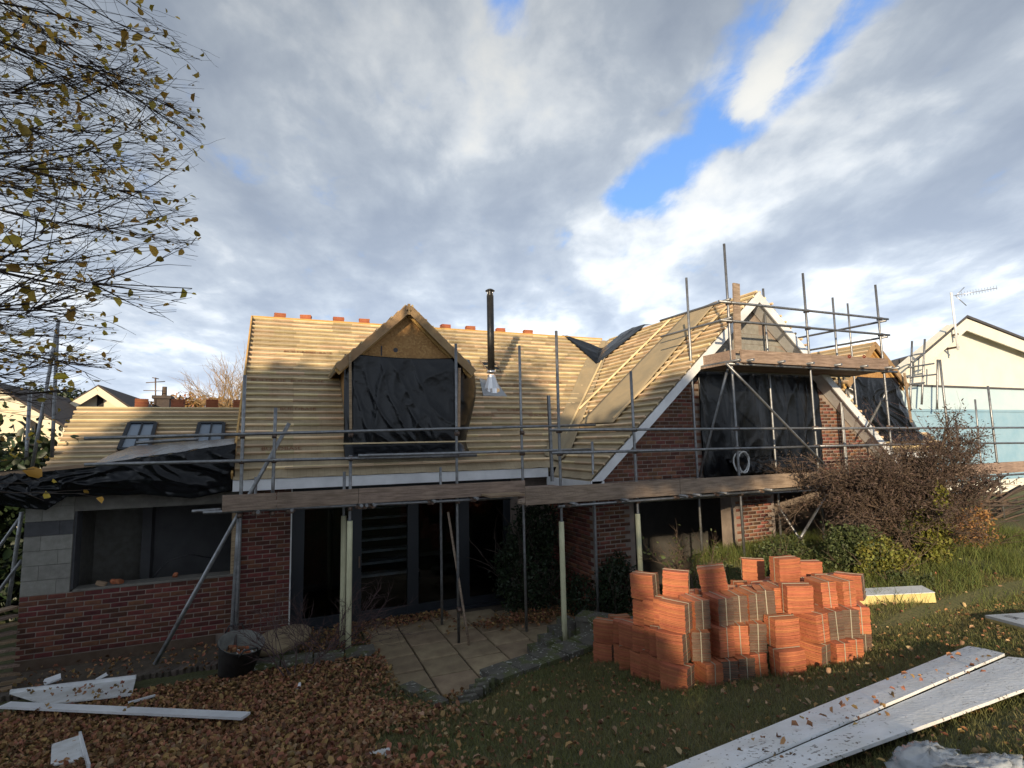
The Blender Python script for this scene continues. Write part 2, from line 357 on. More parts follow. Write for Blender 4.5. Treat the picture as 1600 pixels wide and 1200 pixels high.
m_leafy = M('yellowing_leaf', (.50, .33, .05), .6, rnd=.5, sub=.35)
m_leafbrown = M('fallen_leaf', (.31, .165, .075), .75, rnd=.65, sub=.15)
m_leafpale = M('dry_pale_leaf', (.40, .265, .15), .75, rnd=.4, sub=.1)
m_maple = M('withered_maple_leaf', (.092, .062, .05), .8, rnd=.5, sub=.2)
m_ever = M('evergreen_leaf', (.022, .038, .014), .5, rnd=.5, sub=.1)
m_lime = M('lime_yellow_leaf', (.19, .19, .035), .6, rnd=.5, sub=.35)
m_green = M('shrub_green_leaf', (.075, .095, .032), .6, rnd=.5, sub=.3)
m_grass = M('grass_blade', (.15, .165, .05), .7, rnd=.5, sub=.25, col2=(.19, .165, .066), nscale=1.3)
m_longgrass = M('long_grass_blade', (.12, .145, .035), .7, rnd=.5, sub=.3)
m_autumn = M('autumn_foliage', (.30, .16, .06), .8, rnd=.5, sub=.2)
m_red = M('red_mark_paint', (.50, .05, .04), .7)
m_ink = M('dark_ink', (.05, .05, .06), .7)
m_greyfilm = M('skylight_glass', (.22, .27, .33), .12, spec=.8)
def glass_mat():
    m = bpy.data.materials.new('door_glass'); m.use_nodes = True; nt = m.node_tree; N = nt.nodes.new; L = nt.links.new
    nt.nodes.clear(); o = N('ShaderNodeOutputMaterial'); t = N('ShaderNodeBsdfTransparent'); t.inputs[0].default_value = (.62, .66, .68, 1)
    g = N('ShaderNodeBsdfGlossy'); g.inputs['Roughness'].default_value = .01; fr = N('ShaderNodeFresnel'); fr.inputs[0].default_value = 1.52
    mx = N('ShaderNodeMixShader'); L(fr.outputs[0], mx.inputs[0]); L(t.outputs[0], mx.inputs[1]); L(g.outputs[0], mx.inputs[2]); L(mx.outputs[0], o.inputs[0]); return m
m_glass = glass_mat()
def bag_mat():
    m = M('clear_polythene', (.60, .64, .68), .14, col2=(.42, .46, .50), nscale=9, bump=.8, bscale=10, spec=.8); nt = m.node_tree
    b = nt.nodes['Principled BSDF']; t = nt.nodes.new('ShaderNodeBsdfTransparent'); x = nt.nodes.new('ShaderNodeMixShader'); x.inputs[0].default_value = .45
    nt.links.new(b.outputs[0], x.inputs[1]); nt.links.new(t.outputs[0], x.inputs[2]); nt.links.new(x.outputs[0], nt.nodes['Material Output'].inputs[0]); return m
m_bag = bag_mat()
def ground_mat():
    m = bpy.data.materials.new('lawn_soil'); m.use_nodes = True; nt = m.node_tree; N = nt.nodes.new; L = nt.links.new; b = nt.nodes['Principled BSDF']
    b.inputs['Roughness'].default_value = .95
    tc = N('ShaderNodeTexCoord'); n = N('ShaderNodeTexNoise'); n.inputs['Scale'].default_value = 1.6; n.inputs['Detail'].default_value = 8; L(tc.outputs['Object'], n.inputs['Vector'])
    n2 = N('ShaderNodeTexNoise'); n2.inputs['Scale'].default_value = 30; n2.inputs['Detail'].default_value = 6; L(tc.outputs['Object'], n2.inputs['Vector'])
    r = N('ShaderNodeValToRGB'); e = r.color_ramp.elements; e[0].position = .3; e[0].color = (.05, .052, .02, 1); e[1].position = .75; e[1].color = (.14, .11, .055, 1); k = e.new(.52); k.color = (.085, .088, .032, 1)
    mxn = N('ShaderNodeMath'); mxn.operation = 'MULTIPLY_ADD'; L(n2.outputs['Fac'], mxn.inputs[0]); mxn.inputs[1].default_value = .5; 
    ad = N('ShaderNodeMath'); ad.operation = 'MULTIPLY'; L(n.outputs['Fac'], ad.inputs[0]); ad.inputs[1].default_value = .5; L(ad.outputs[0], mxn.inputs[2])
    L(mxn.outputs[0], r.inputs[0]); L(r.outputs[0], b.inputs['Base Color'])
    bp = N('ShaderNodeBump'); bp.inputs['Strength'].default_value = .8; bp.inputs['Distance'].default_value = .03; L(n2.outputs['Fac'], bp.inputs['Height']); L(bp.outputs[0], b.inputs['Normal']); return m
m_ground = ground_mat()

# ================================================================== SETTING
def axis_vals(lo, hi, a, b, fine, n):
    far1 = np.concatenate([[lo], a - np.geomspace(abs(lo-a)*.7, .5, n)]); far2 = np.concatenate([b + np.geomspace(.5, abs(hi-b)*.7, n), [hi]])
    return np.concatenate([far1, np.arange(a, b+1e-6, fine), far2])
gx = axis_vals(-300, 400, -6, 14, .12, 14); gy = axis_vals(-250, 500, -1, 11.4, .12, 14)
gv = np.array([(x, y, G(x, y)) for y in gy for x in gx]); nx_ = len(gx)
gf = np.array([(j*nx_+i, j*nx_+i+1, (j+1)*nx_+i+1, (j+1)*nx_+i) for j in range(len(gy)-1) for i in range(nx_-1)])
ground = npmesh('ground', gv, gf, m_ground, smooth=True); tag(ground, 'sloping back garden lawn falling towards the house', kind='structure')

# patio: bed with each slab its own piece
patio = MB().box(1.36, 5.34, 6.62, 10.55, -.12, -.035).build('patio', m_soil); tag(patio, 'sunken paved patio in front of the glazed doors', kind='structure')
slab_me = rbox_mesh('paving_slab', .585, .562, .05, .008, m_slab, .002)
for i in range(6):
    X = 1.34 + i*.613
    off = (.0, .33, .12, .42, .25, .05)[i]
    for j in range(7):
        Y = 6.45 + off + j*.61
        if Y > 10.3 or not (in_poly(X+.3, Y, PATIO)): continue
        o = link('paving_slab', slab_me, patio); o.location = (X+.306, Y, -.024 + random.uniform(-.006, .006)); o.rotation_euler = (random.uniform(-.008, .008), random.uniform(-.008, .008), random.uniform(-.012, .012))
# brick-on-edge path along the extension
path = MB().box(-3.9, 1.3, 9.55, 10.4, -.06, .0).build('path', m_soil); tag(path, 'narrow brick edged path along the extension wall', kind='structure')
pb = rbox_mesh('edging_brick', .075, .21, .1, .006, m_edge, .003)
for k in range(46):
    o = link('edging_brick', pb, path); o.location = (-3.55+k*.084, 9.45-.02*math.sin(k), -.0+.003*random.random()); o.rotation_euler = (0, random.uniform(-.04, .04), -.55+random.uniform(-.08, .08))

# retaining edges beside the patio
def coping(label, pts, w, h, z, n):
    t = root('retaining_wall', label, 'garden wall')
    a, b = Vector(pts[0]), Vector(pts[1])
    for i in range(n):
        p, q = a.lerp(b, i/n), a.lerp(b, (i+1)/n - .012)
        MB().bar((p.x, p.y, z-.035), (q.x, q.y, z-.035), w, .07).build('coping_slab', m_stone, t).rotation_euler = (random.uniform(-.003, .003), 0, 0)
    MB().bar((a.x, a.y, (z-.072)/2-.1), (b.x, b.y, (z-.072)/2-.1), w*.82, z-.072+.2).build('wall_core', m_stone, t)
    return t
coping('low lichened retaining wall of flat copings between lawn and patio', ((2.42, 6.62), (4.35, 7.2)), .40, .22, .34, 5)
coping('lichened coping slab on the raised wall end beside the stacked tiles', ((4.45, 7.95), (5.0, 7.28)), .36, .22, .46, 1)
coping('short lichened block wall along the leaf covered bed left of the patio', ((-.35, 8.62), (1.34, 8.5)), .26, .2, .24, 4)
coping('mossy stone edging at the left foot of the patio slope', ((1.5, 7.15), (1.78, 6.45)), .2, .2, .2, 2)
def sawtooth(label, a, b, n, h0, h1, yaw):
    t = root('sawtooth_edging', label, 'edging'); a, b = Vector(a), Vector(b)
    for i in range(n):
        p = a.lerp(b, (i+.5)/n); h = h0+(h1-h0)*i/(n-1); d = Vector((math.cos(yaw), math.sin(yaw), 0))
        m = MB().hexa([p-d*.14+Vector((0, -.03, -.15)), p+d*.14+Vector((0, -.03, -.15)), p+d*.14+Vector((0, .03, -.15)), p-d*.14+Vector((0, .03, -.15)),
                       p-d*.14+Vector((0, -.03, h-.1)), p+d*.14+Vector((0, -.03, h)), p+d*.14+Vector((0, .03, h)), p-d*.14+Vector((0, .03, h-.1))])
        m.build('edging_slab', m_stone, t)
sawtooth('near sawtooth row of upright concrete slabs below the flat copings', (1.92, 6.52, 0), (2.36, 6.52, 0), 6, .14, .40, rad(-58))
def step_block(label, spots):
    t = root('stepped_blocks', label, 'garden wall')
    for (x, y, z) in spots: MB().box(x-.11, x+.11, y-.19, y+.19, -.1, z).build('block', m_stone, t)
step_block('far row of stepped concrete blocks rising from patio to wall end', [(3.62, 7.72, .12), (3.86, 7.86, .18), (4.09, 7.98, .25), (4.31, 8.08, .32)])

# ================================================================== HOUSE
YW, YX, YG = 10.5, 10.45, 8.75           # main wall, extension wall, gable wing wall
EAVE_Y, EAVE_Z, RIDGE_Y, RIDGE_Z = 10.1, 2.70, 14.3, 6.27
MS = (RIDGE_Z-EAVE_Z)/(RIDGE_Y-EAVE_Y)
WX, WZ, WS = 9.285, 6.28, .888            # wing ridge x, z, slope
VY = 8.4                                  # verge plane of the wing
def mz(y): return EAVE_Z + MS*(y-EAVE_Y)
def wz(x): return WZ - WS*abs(x-WX)
house = root('house', 'brick house under re-roofing with bare battened roofs and a gable wing', 'house')
LX = -.72
# --- brick laying -------------------------------------------------------------
brick_me = rbox_mesh('brick', .211, .03, .061, .004, m_brick, .0015)
brick_h = rbox_mesh('brick_half', .0985, .03, .061, .004, m_brick, .0015)
brick2_me = rbox_mesh('brick_brown', .211, .03, .061, .004, m_brick2, .0015); brick2_h = rbox_mesh('brick_brown_half', .0985, .03, .061, .004, m_brick2, .0015)
def brick_cells(x0, x1, z0, z1, keep=None):
    out = []; n = int(round((z1-z0)/.075))
    for c in range(n):
        z = z0 + c*.075 + .0375; x = x0
        first = c % 2
        while x < x1-.05:
            l = .1025 if first else .215; first = 0
            if x+l > x1: l = .1025 if x1-x < .2 else .215
            if x+l > x1+.02: break
            cx = x+l/2
            if keep is None or keep(cx, z, l): out.append((cx, z, l))
            x += l+.01
    return out
def lay(cells, y, parent, full, half):
    for cx, z, l in cells:
        o = link('brick', full if l > .15 else half, parent); o.location = (cx, y+.008+random.uniform(-.002, .002), z+random.uniform(-.0015, .0015)); o.rotation_euler = (0, random.uniform(-.006, .006), 0)
def lay_stuff(cells, y, parent, mat):
    v, f = [], []
    for cx, z, l in cells:
        x0, x1, z0, z1 = cx-l/2+.002, cx+l/2-.002, z-.0305, z+.0305; d = y+random.uniform(-.008, -.004); n = len(v); e = .004
        v += [(x0, y+.02, z0), (x1, y+.02, z0), (x1, y+.02, z1), (x0, y+.02, z1), (x0+e, d, z0+e), (x1-e, d, z0+e), (x1-e, d, z1-e), (x0+e, d, z1-e)]
        f += [(n+4, n+5, n+6, n+7), (n, n+1, n+5, n+4), (n+1, n+2, n+6, n+5), (n+2, n+3, n+7, n+6), (n+3, n, n+4, n+7)]
    o = npmesh('bricks', np.array(v), np.array(f), mat, parent); tag(o, kind='stuff'); return o

# main range: front wall left of the doors
wall = MB().box(LX+.12, .19, YW, YW+.3, -.15, 2.62).build('front_wall', m_mortar, house)
lay(brick_cells(LX+.13, .185, 0, 2.55), YW-.0, wall, brick_me, brick_h)
MB().box(.178, .20, YW-.02, YW+.02, 0, 2.5).build('wall_bead', m_whitedirty, house)
sw = MB()
sw.box(LX+.12, LX+.42, YW+.3, 18.0, -.15, 2.62)                               # left gable side wall
sw.prism([(LX+.12, 10.4, 2.62), (LX+.12, 18.2, 2.62), (LX+.12, 14.3, 5.95)], (.3, 0, 0))
sw.build('side_wall', m_mortar, house)
MB().box(LX+.42, 18, 17.7, 18.0, -.15, 2.62).build('rear_wall', m_mortar, house)
MB().box(4.37, 5.26, YW, YW+.3, -.15, 2.62).build('return_wall', m_mortar, house)
MB().box(.19, 4.37, YW+.02, YW+.3, 2.22, 2.62).build('door_head', m_frame, house)
MB().box(LX+.42, 5.3, YW+.3, 17.7, -.12, -.02).build('floor', m_floor, house)
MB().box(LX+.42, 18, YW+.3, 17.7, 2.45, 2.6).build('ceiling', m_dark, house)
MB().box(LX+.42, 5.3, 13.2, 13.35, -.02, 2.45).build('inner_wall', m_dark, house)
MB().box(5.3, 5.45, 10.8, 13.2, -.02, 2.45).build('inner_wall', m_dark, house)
# glazed doors
dm = [(.2, .41), (1.17, 1.4), (2.25, 2.46), (3.21, 3.48), (4.22, 4.37)]
gd = MB()
for a, b in dm: gd.box(a, b, YW+.06, YW+.15, .0, 2.22)
gd.box(.205, 4.365, YW+.065, YW+.145, 2.1, 2.21); gd.box(.205, 4.365, YW+.065, YW+.145, 0.003, .16); gd.box(.15, 4.4, YW-.06, YW+.05, -.02, .03)
df = gd.build('door_frame', m_frame, house)
for k in range(4):
    MB().box(dm[k][1]-.005, dm[k+1][0]+.005, YW+.10, YW+.108, .15, 2.11).build('pane', m_glass, df)
MB().bar((1.36, YW+.03, .95), (1.36, YW+.03, 1.15), .025, .02, (0, 1, 0)).build('handle', m_steeldark, df)
# open stair inside the hall
st = root('staircase', 'pale open tread staircase seen through the second glass door', 'stairs')
for k in range(7): MB().box(1.35, 2.7, 11.45+k*.2, 11.72+k*.2, .55+k*.2, .60+k*.2).build('tread', m_whitedirty, st)
MB().bar((1.36, 11.3, .25), (1.36, 13.0, 1.95), .05, .2).build('stringer', m_timber, st)

# main roof: membrane, battens
def valley_x(z): return WX - (WZ-z)/WS
RX1 = 18.5
rf = []
nu, nv = 150, 60
vv, ff, uu = [], [], []
for j in range(nv+1):
    y = EAVE_Y - .05 + (RIDGE_Y-EAVE_Y+.05)*j/nv; z = mz(y); xr = valley_x(z)
    for i in range(nu+1):
        x = LX + (xr-LX)*i/nu
        sag = -.012*abs(math.sin(math.pi*x/.4)) + .008*mnoise.noise(Vector((x*3, y*4, 0)))
        vv.append((x, y, z + sag)); uu.append((x, (y-EAVE_Y)*1.31))
for j in range(nv):
    for i in range(nu): a = j*(nu+1)+i; ff.append((a, a+1, a+nu+2, a+nu+1))
def uvmesh(name, vv, ff, uu, mat, parent, thick=.02):
    o = npmesh(name, np.array(vv), np.array(ff), mat, parent, smooth=True)
    uv = o.data.uv_layers.new(name='UVMap'); idx = np.array(ff).ravel(); uv.data.foreach_set('uv', np.array(uu, np.float32)[idx].ravel())
    return o
roof = uvmesh('roof', vv, ff, uu, m_membrane, house); roof['label'] = 'tan membrane and battens of the main roof slope'
bk = MB()
bk.prism([(LX+.02, EAVE_Y+.06, EAVE_Z-.02), (LX+.02, RIDGE_Y, RIDGE_Z-.06), (LX+.02, RIDGE_Y, RIDGE_Z-.2), (LX+.02, EAVE_Y+.06, EAVE_Z-.14)], (5.8, 0, 0))
bk.prism([(LX, RIDGE_Y, RIDGE_Z-.02), (LX, 18.4, 2.75), (LX, 18.4, 2.6), (LX, RIDGE_Y, RIDGE_Z-.2)], (RX1-LX, 0, 0))
bk.build('roof_deck', m_strip, house)
rdeck = MB()
vp0 = valley_x(EAVE_Z)
rdeck.quad([(valley_x(RIDGE_Z)-4.2, RIDGE_Y, RIDGE_Z-.05), (vp0-.3, EAVE_Y, EAVE_Z-.05), (vp0, EAVE_Y, EAVE_Z-.05), (valley_x(RIDGE_Z), RIDGE_Y, RIDGE_Z-.05)]).build('roof_deck', m_strip, house)
DORX = (2.2, 15.75)                      # dormer centres
D_HALF, D_Y, D_APEX, D_EAVE = 1.0, 10.35, 5.86, 4.64
def dormer_cut(y, z, xc):               # x-range of a dormer at this point of the main slope
    if z > D_APEX: return None
    if z > D_EAVE: w = 1.3*(D_APEX-z)/(D_APEX-D_EAVE)
    else: w = D_HALF+.08
    return xc-w, xc+w
NB = 28
for k in range(NB):
    y = EAVE_Y + .12 + (RIDGE_Y-EAVE_Y-.16)*k/(NB-1); z = mz(y)
    xr = valley_x(z) - .18
    segs = [(LX+random.uniform(-.03, .02), xr)]
    if y > D_Y:
        c = dormer_cut(y, z, DORX[0])
        if c: segs = [(segs[0][0], c[0]), (c[1], xr)]
    nz = Vector((0, -MS, 1)).normalized()
    for a, b in segs:
        if b-a < .1: continue
        n = max(2, int((b-a)/.45)+1); m = MB(); pp = []
        for i in range(n):
            x = a+(b-a)*i/(n-1); pp.append(Vector((x, y, z)) + nz*(.022+.004*mnoise.noise(Vector((x*1.3, k*5., 0)))) + Vector((0, 0, .004*mnoise.noise(Vector((x*.8, k*3., 7))))))
        for i in range(n-1): m.bar(pp[i], pp[i+1], .040, .038, nz)
        m.build('batten', m_batten, roof)
bp_ = MB().bar((LX-.015, EAVE_Y-.02, EAVE_Z+.0), (LX-.015, RIDGE_Y, RIDGE_Z-.01), .03, .16, (0, -MS, 1)).build('verge_board', m_newtimber, house)
MB().box(LX, 5.02, EAVE_Y-.03, EAVE_Y+.0, EAVE_Z-.24, EAVE_Z-.06).build('fascia', m_white, house)
MB().box(LX+.01, 5.0, EAVE_Y+.051, YW, EAVE_Z-.2, EAVE_Z-.17).build('soffit', m_rooftile, house)
MB().bar((LX, RIDGE_Y, RIDGE_Z+.03), (9.1, RIDGE_Y, RIDGE_Z+.03), .09, .05).build('ridge_board', m_newtimber, house)
# printed lettering on the membrane
def print_on_main(body, px, py, size):
    d = ray(px, py); n = Vector((0, -MS, 1)); t = n.dot(Vector((0, EAVE_Y, EAVE_Z+.022))-EYE)/n.dot(d); p = EYE+d*t
    st_y = (RIDGE_Y-EAVE_Y-.16)/(NB-1); p.y = EAVE_Y+.12+st_y*(math.floor((p.y-EAVE_Y-.12)/st_y)+.5); p.z = mz(p.y)+.02
    ydir = Vector((0, 1, MS)).normalized(); zdir = Vector((0, -MS, 1)).normalized()
    mt = Matrix(((1, ydir.x, zdir.x, p.x), (0, ydir.y, zdir.y, p.y), (0, ydir.z, zdir.z, p.z), (0, 0, 0, 1)))
    text_obj('print', body, size, m_print, mt, roof)
for px, py in ((468, 549), (495, 549), (420, 591), (480, 593), (466, 643), (440, 706), (800, 644), (845, 646), (800, 604), (862, 601), (750, 645)):
    print_on_main('BUILDBASE', px, py, .135)

# --- dormers -----------------------------------------------------------------
def dormer(xc, label):
    d = link('dormer', None, house); d['label'] = label
    yb = EAVE_Y + (D_APEX-EAVE_Z)/MS
    # front frame and OSB gable
    m = MB().prism([(xc-1.08, D_Y+.06, 4.80), (xc+1.08, D_Y+.06, 4.80), (xc, D_Y+.06, D_APEX-.06)], (0, .02, 0)); m.build('gable_board', m_osb, d)
    fr = MB(); fr.bar((xc-1.0, D_Y+.05, 2.9), (xc-1.0, D_Y+.05, 4.8), .06, .1, (0, 1, 0)); fr.bar((xc+1.0, D_Y+.05, 2.9), (xc+1.0, D_Y+.05, 4.8), .06, .1, (0, 1, 0)); fr.bar((xc-1.03, D_Y+.13, 4.82), (xc+1.03, D_Y+.13, 4.82), .1, .1)
    fr.build('frame', m_newtimber, d)
    for s in (-1, 1):
        # cheeks
        x = xc+s*1.02
        MB().prism([(x, D_Y+.1, mz(D_Y+.1)-.05), (x, D_Y+.1, 4.85), (x, EAVE_Y+(4.85-EAVE_Z)/MS, 4.85)], (s*.03, 0, 0)).build('cheek', m_osb, d)
        # roof slope with stub battens at the verge
        e = Vector((xc+s*1.30, 0, D_EAVE-.0)); a = Vector((xc, 0, D_APEX)); yv = D_Y-.10
        ye = EAVE_Y + (D_EAVE-EAVE_Z)/MS
        up = Vector((s*(D_APEX-D_EAVE), 0, 1.3)).normalized()
        q = [Vector((a.x, yv, a.z)), Vector((e.x, yv, e.z)), Vector((e.x, ye, e.z)), Vector((a.x, yb, a.z))]
        MB().prism([p for p in q], -up*.05).build('roof_slope', m_membrane, d)
        for k in range(10):
            t = .04+.94*k/9; p0 = q[0].lerp(q[1], t); p1 = q[3].lerp(q[2], t)
            MB().bar(p0+up*.02-Vector((0, random.uniform(.0, .05), 0)), p1+up*.02, .042, .032, up).build('batten', m_batten, d)
        MB().bar(Vector((a.x, yv-.02, a.z-.08)), Vector((e.x, yv-.02, e.z-.08)), .04, .15, up).build('barge_board', m_timber, d)
        MB().bar(Vector((a.x, D_Y+.02, a.z-.13)), Vector((e.x, D_Y+.02, e.z-.13)), .05, .12, up).build('rafter', m_newtimber, d)
    m = MB().box(xc-.025, xc+.025, yv-.045, yv+.0, D_APEX-.21, D_APEX+.0); m.build('apex_block', m_timber, d)
    return d
dl = dormer(DORX[0], 'dormer with chipboard gable left of the flue')
MB().box(1.70, 1.725, D_Y+.052, D_Y+.06, 4.86, 5.05).build('slot', m_ink, dl); MB().lathe([(.001, 0), (.045, 0)], (0, 0, 0), 10).build('knot', m_ink, dl).matrix_world = Matrix.Translation((1.98, D_Y+.055, 4.98)) @ Matrix.Rotation(math.pi/2, 4, 'X')
dr = dormer(DORX[1], 'dormer of pale new timber right of the gable wing')
# main slope right of the wing (behind shrub and sheeting)
rr = MB().prism([(9.3, RIDGE_Y, RIDGE_Z), (RX1, RIDGE_Y, RIDGE_Z), (RX1, EAVE_Y, EAVE_Z), (13.3, EAVE_Y, EAVE_Z)], (0, .03, -.05)); rr = rr.build('roof_right', m_membrane, house)
for k in range(NB):
    y = EAVE_Y + .12 + (RIDGE_Y-EAVE_Y-.16)*k/(NB-1); z = mz(y); xl = WX+(WZ-z)/WS+.1
    c = dormer_cut(y, z, DORX[1]) if y > D_Y else None
    for a, b in ([(xl, RX1)] if not c else [(xl, c[0]), (c[1], RX1)]):
        if b-a > .1: MB().bar(Vector((a, y, z))+Vector((0, -.016, .019)), Vector((b, y, z))+Vector((0, -.016, .019)), .042, .03, (0, -MS, 1)).build('batten', m_batten, rr)
MB().box(13.2, RX1, YW, YW+.3, -.1, 2.62).build('front_wall', m_mortar, house)
MB().box(13.4, RX1, EAVE_Y+.02, EAVE_Y+.05, EAVE_Z-.21, EAVE_Z-.03).build('fascia', m_white, house)

# --- gable wing ----------------------------------------------------------------
def wing_top(x): return wz(x) - .16
wx0, wx1 = 5.26, 13.3
OPEN = [(6.14, 8.53, -.2, 2.25), (9.72, 12.2, -.2, 2.25), (7.85, 11.05, 2.35, 4.72)]
def solid(x, z, l=.2):
    for a, b, c, d in OPEN:
        if x+l/2 > a and x-l/2 < b and z+.03 > c and z-.03 < d: return False
    return z+.04 < wing_top(x-l/2) and z+.04 < wing_top(x+l/2)
gw = MB()
y0, y1 = YG, YG+.3
gw.box(wx0, 6.14, y0, y1, -.2, 2.30); gw.box(8.53, 9.72, y0, y1, -.2, 2.30); gw.box(12.2, wx1, y0, y1, -.2, 2.30)
gw.prism([(wx0, y0, 2.301), (7.85, y0, 2.301), (7.85, y0, wing_top(7.85)), (wx0, y0, wing_top(wx0))], (0, .3, 0))
gw.prism([(11.05, y0, 2.301), (wx1, y0, 2.301), (wx1, y0, wing_top(wx1)), (11.05, y0, wing_top(11.05))], (0, .3, 0))
gw.box(7.85, 11.05, y0, y1, 2.301, 2.36)
gwall = gw.build('gable_wall', m_mortar, house)
gb = MB().prism([(7.852, y0+.002, 4.72), (11.048, y0+.002, 4.72), (11.048, y0+.002, wing_top(11.048)), (WX, y0+.002, WZ-.16), (7.852, y0+.002, wing_top(7.852))], (0, .28, 0)).build('block_gable', m_mortar, house)
for r_ in range(6):
    z = 4.74 + r_*.225
    x = 7.6 + (.22 if r_ % 2 else 0)
    while x < 11.1:
        xa, xb = max(x, 7.86), min(x+.44, 11.04); t = z+.215
        if xb-xa > .12 and z+.06 < wing_top(WX + min(abs(xa-WX), abs(xb-WX))*1):
            za, zb = min(t, wing_top(xa)-.01), min(t, wing_top(xb)-.01)
            if za > z+.01 and zb > z+.01:
                pts = [(xa, y0-.004, z), (xb, y0-.004, z), (xb, y0-.004, zb), (xa, y0-.004, za)]
                MB().prism(pts, (0, .03, 0)).build('block', m_block, gb)
        x += .45
cells = brick_cells(wx0+.005, wx1, 0, 6.0, lambda x, z, l: solid(x, z, l) and not (7.85 < x < 11.05 and z > 4.7))
near = [c for c in cells if c[0] < 7.9 and 2.45 < c[1] < 3.75]; near = near[:150]
ns = set(near); lay(near, YG, gwall, brick2_me, brick2_h)
lay_stuff([c for c in cells if c not in ns], YG, gwall, m_brick2)
# left return of the wing with brick courses, floors and dark rooms behind
rw = MB().box(wx0, wx0+.3, y1, YW+.0, -.2, 2.5).build('wing_return', m_mortar, house)
v, f = [], []
for c in range(33):
    y = YG+.04+(.1 if c % 2 else 0)
    while y < YW-.1:
        z = c*.075+.0375; n = len(v); x = wx0-.008
        v += [(x, y, z-.0325), (x, y+.2, z-.0325), (x, y+.2, z+.0325), (x, y, z+.0325), (wx0+.02, y, z-.0325), (wx0+.02, y+.2, z-.0325), (wx0+.02, y+.2, z+.0325), (wx0+.02, y, z+.0325)]
        f += [(n, n+3, n+2, n+1), (n+3, n+7, n+6, n+2), (n, n+1, n+5, n+4), (n, n+4, n+7, n+3)]; y += .215
tag(npmesh('bricks', np.array(v), np.array(f), m_brick2, rw), kind='stuff')
MB().box(5.57, 13.0, y1, 14, -.1, .0).build('floor', m_floor, house)
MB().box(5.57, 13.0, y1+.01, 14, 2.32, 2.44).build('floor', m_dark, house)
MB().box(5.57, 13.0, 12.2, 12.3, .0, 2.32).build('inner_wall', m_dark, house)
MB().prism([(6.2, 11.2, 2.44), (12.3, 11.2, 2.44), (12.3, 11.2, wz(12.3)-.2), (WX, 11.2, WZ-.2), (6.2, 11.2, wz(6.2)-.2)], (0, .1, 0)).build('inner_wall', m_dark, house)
MB().box(12.99, 13.3, y1, 12.2, -.1, 2.45).build('wing_side_wall', m_mortar, house)
# wing roof
def wing_slope(s, name, label):
    vv, ff, uu = [], [], []; nu, nv = 60, 60
    for j in range(nv+1):
        t = j/nv; z = 2.50 + (WZ-2.50)*t; x = WX + s*(WZ-z)/WS; yb = min(RIDGE_Y, EAVE_Y+(z-EAVE_Z)/MS)
        for i in range(nu+1):
            y = VY + (max(yb, VY+.5)-VY)*i/nu
            sag = -.012*abs(math.sin(math.pi*y/.4)) + .008*mnoise.noise(Vector((x*4, y*3, 2)))
            vv.append((x, y, z+sag)); uu.append((y, (z-2.5)*1.5))
    for j in range(nv):
        for i in range(nu): a = j*(nu+1)+i; ff.append((a, a+1, a+nu+2, a+nu+1) if s > 0 else (a+1, a, a+nu+1, a+nu+2))
    ro = uvmesh(name, vv, ff, uu, m_membrane, house); ro['label'] = label
    nz = Vector((s*WS, 0, 1)).normalized()
    for k in range(31):
        z = 2.62 + (WZ-2.66)*k/30; x = WX+s*(WZ-z)/WS; yb = min(RIDGE_Y, EAVE_Y+(z-EAVE_Z)/MS) - .2
        if yb-VY < .3: yb = VY+1.2
        ya = VY - random.uniform(-.01, .07); n = max(2, int((yb-ya)/.5)+1); m = MB()
        pp = [Vector((x, ya+(yb-ya)*i/(n-1), z)) + nz*(.022+.005*mnoise.noise(Vector((i*.9, k*5., 3)))) for i in range(n)]
        for i in range(n-1): m.bar(pp[i], pp[i+1], .040, .038, nz)
        m.build('batten', m_batten, ro)
    dk = MB().prism([(WX, VY+.03, WZ-.04), (WX+s*(WZ-2.5)/WS, VY+.03, 2.46), (WX+s*(WZ-2.5)/WS, VY+.03, 2.36), (WX, VY+.03, WZ-.16)], (0, 1.5, 0)); dk.build('roof_deck', m_strip, house)
    dk = MB().prism([(WX, VY+1.53, WZ-.04), (WX+s*3.9, VY+1.53, WZ-.04-3.9*WS), (WX+s*3.9, VY+1.53, WZ-.14-3.9*WS), (WX, VY+1.53, WZ-.16)], (0, 1.0, 0)); dk.build('roof_deck', m_strip, house)
    # barge board with mitred foot
    a = Vector((WX, VY-.03, WZ-.02)); b = Vector((WX+s*(WZ-2.5)/WS, VY-.03, 2.46)); dn = Vector((0, 0, -.23))
    MB().prism([a, b, b+dn*.85, a+dn], (0, .03, 0)).build('barge_board', m_white, house)
    MB().prism([a+Vector((0, .06, -.17)), b+Vector((0, .06, -.13)), b+Vector((0, .06, -.16)), a+Vector((0, .06, -.20))], (0, .30, 0)).build('soffit', m_white, house)
    if s < 0: MB().prism([b+Vector((-.02, 0, .0)), b+Vector((.25, 0, -.0)), b+Vector((.25, 0, -.26)), b+Vector((-.02, 0, -.26))], (0, 1.75, 0)).build('box_end', m_white, house)
    return ro
wl = wing_slope(-1, 'wing_roof_left', 'sunlit battened left slope of the gable wing'); wrr = wing_slope(1, 'wing_roof_right', 'right slope of the gable wing')
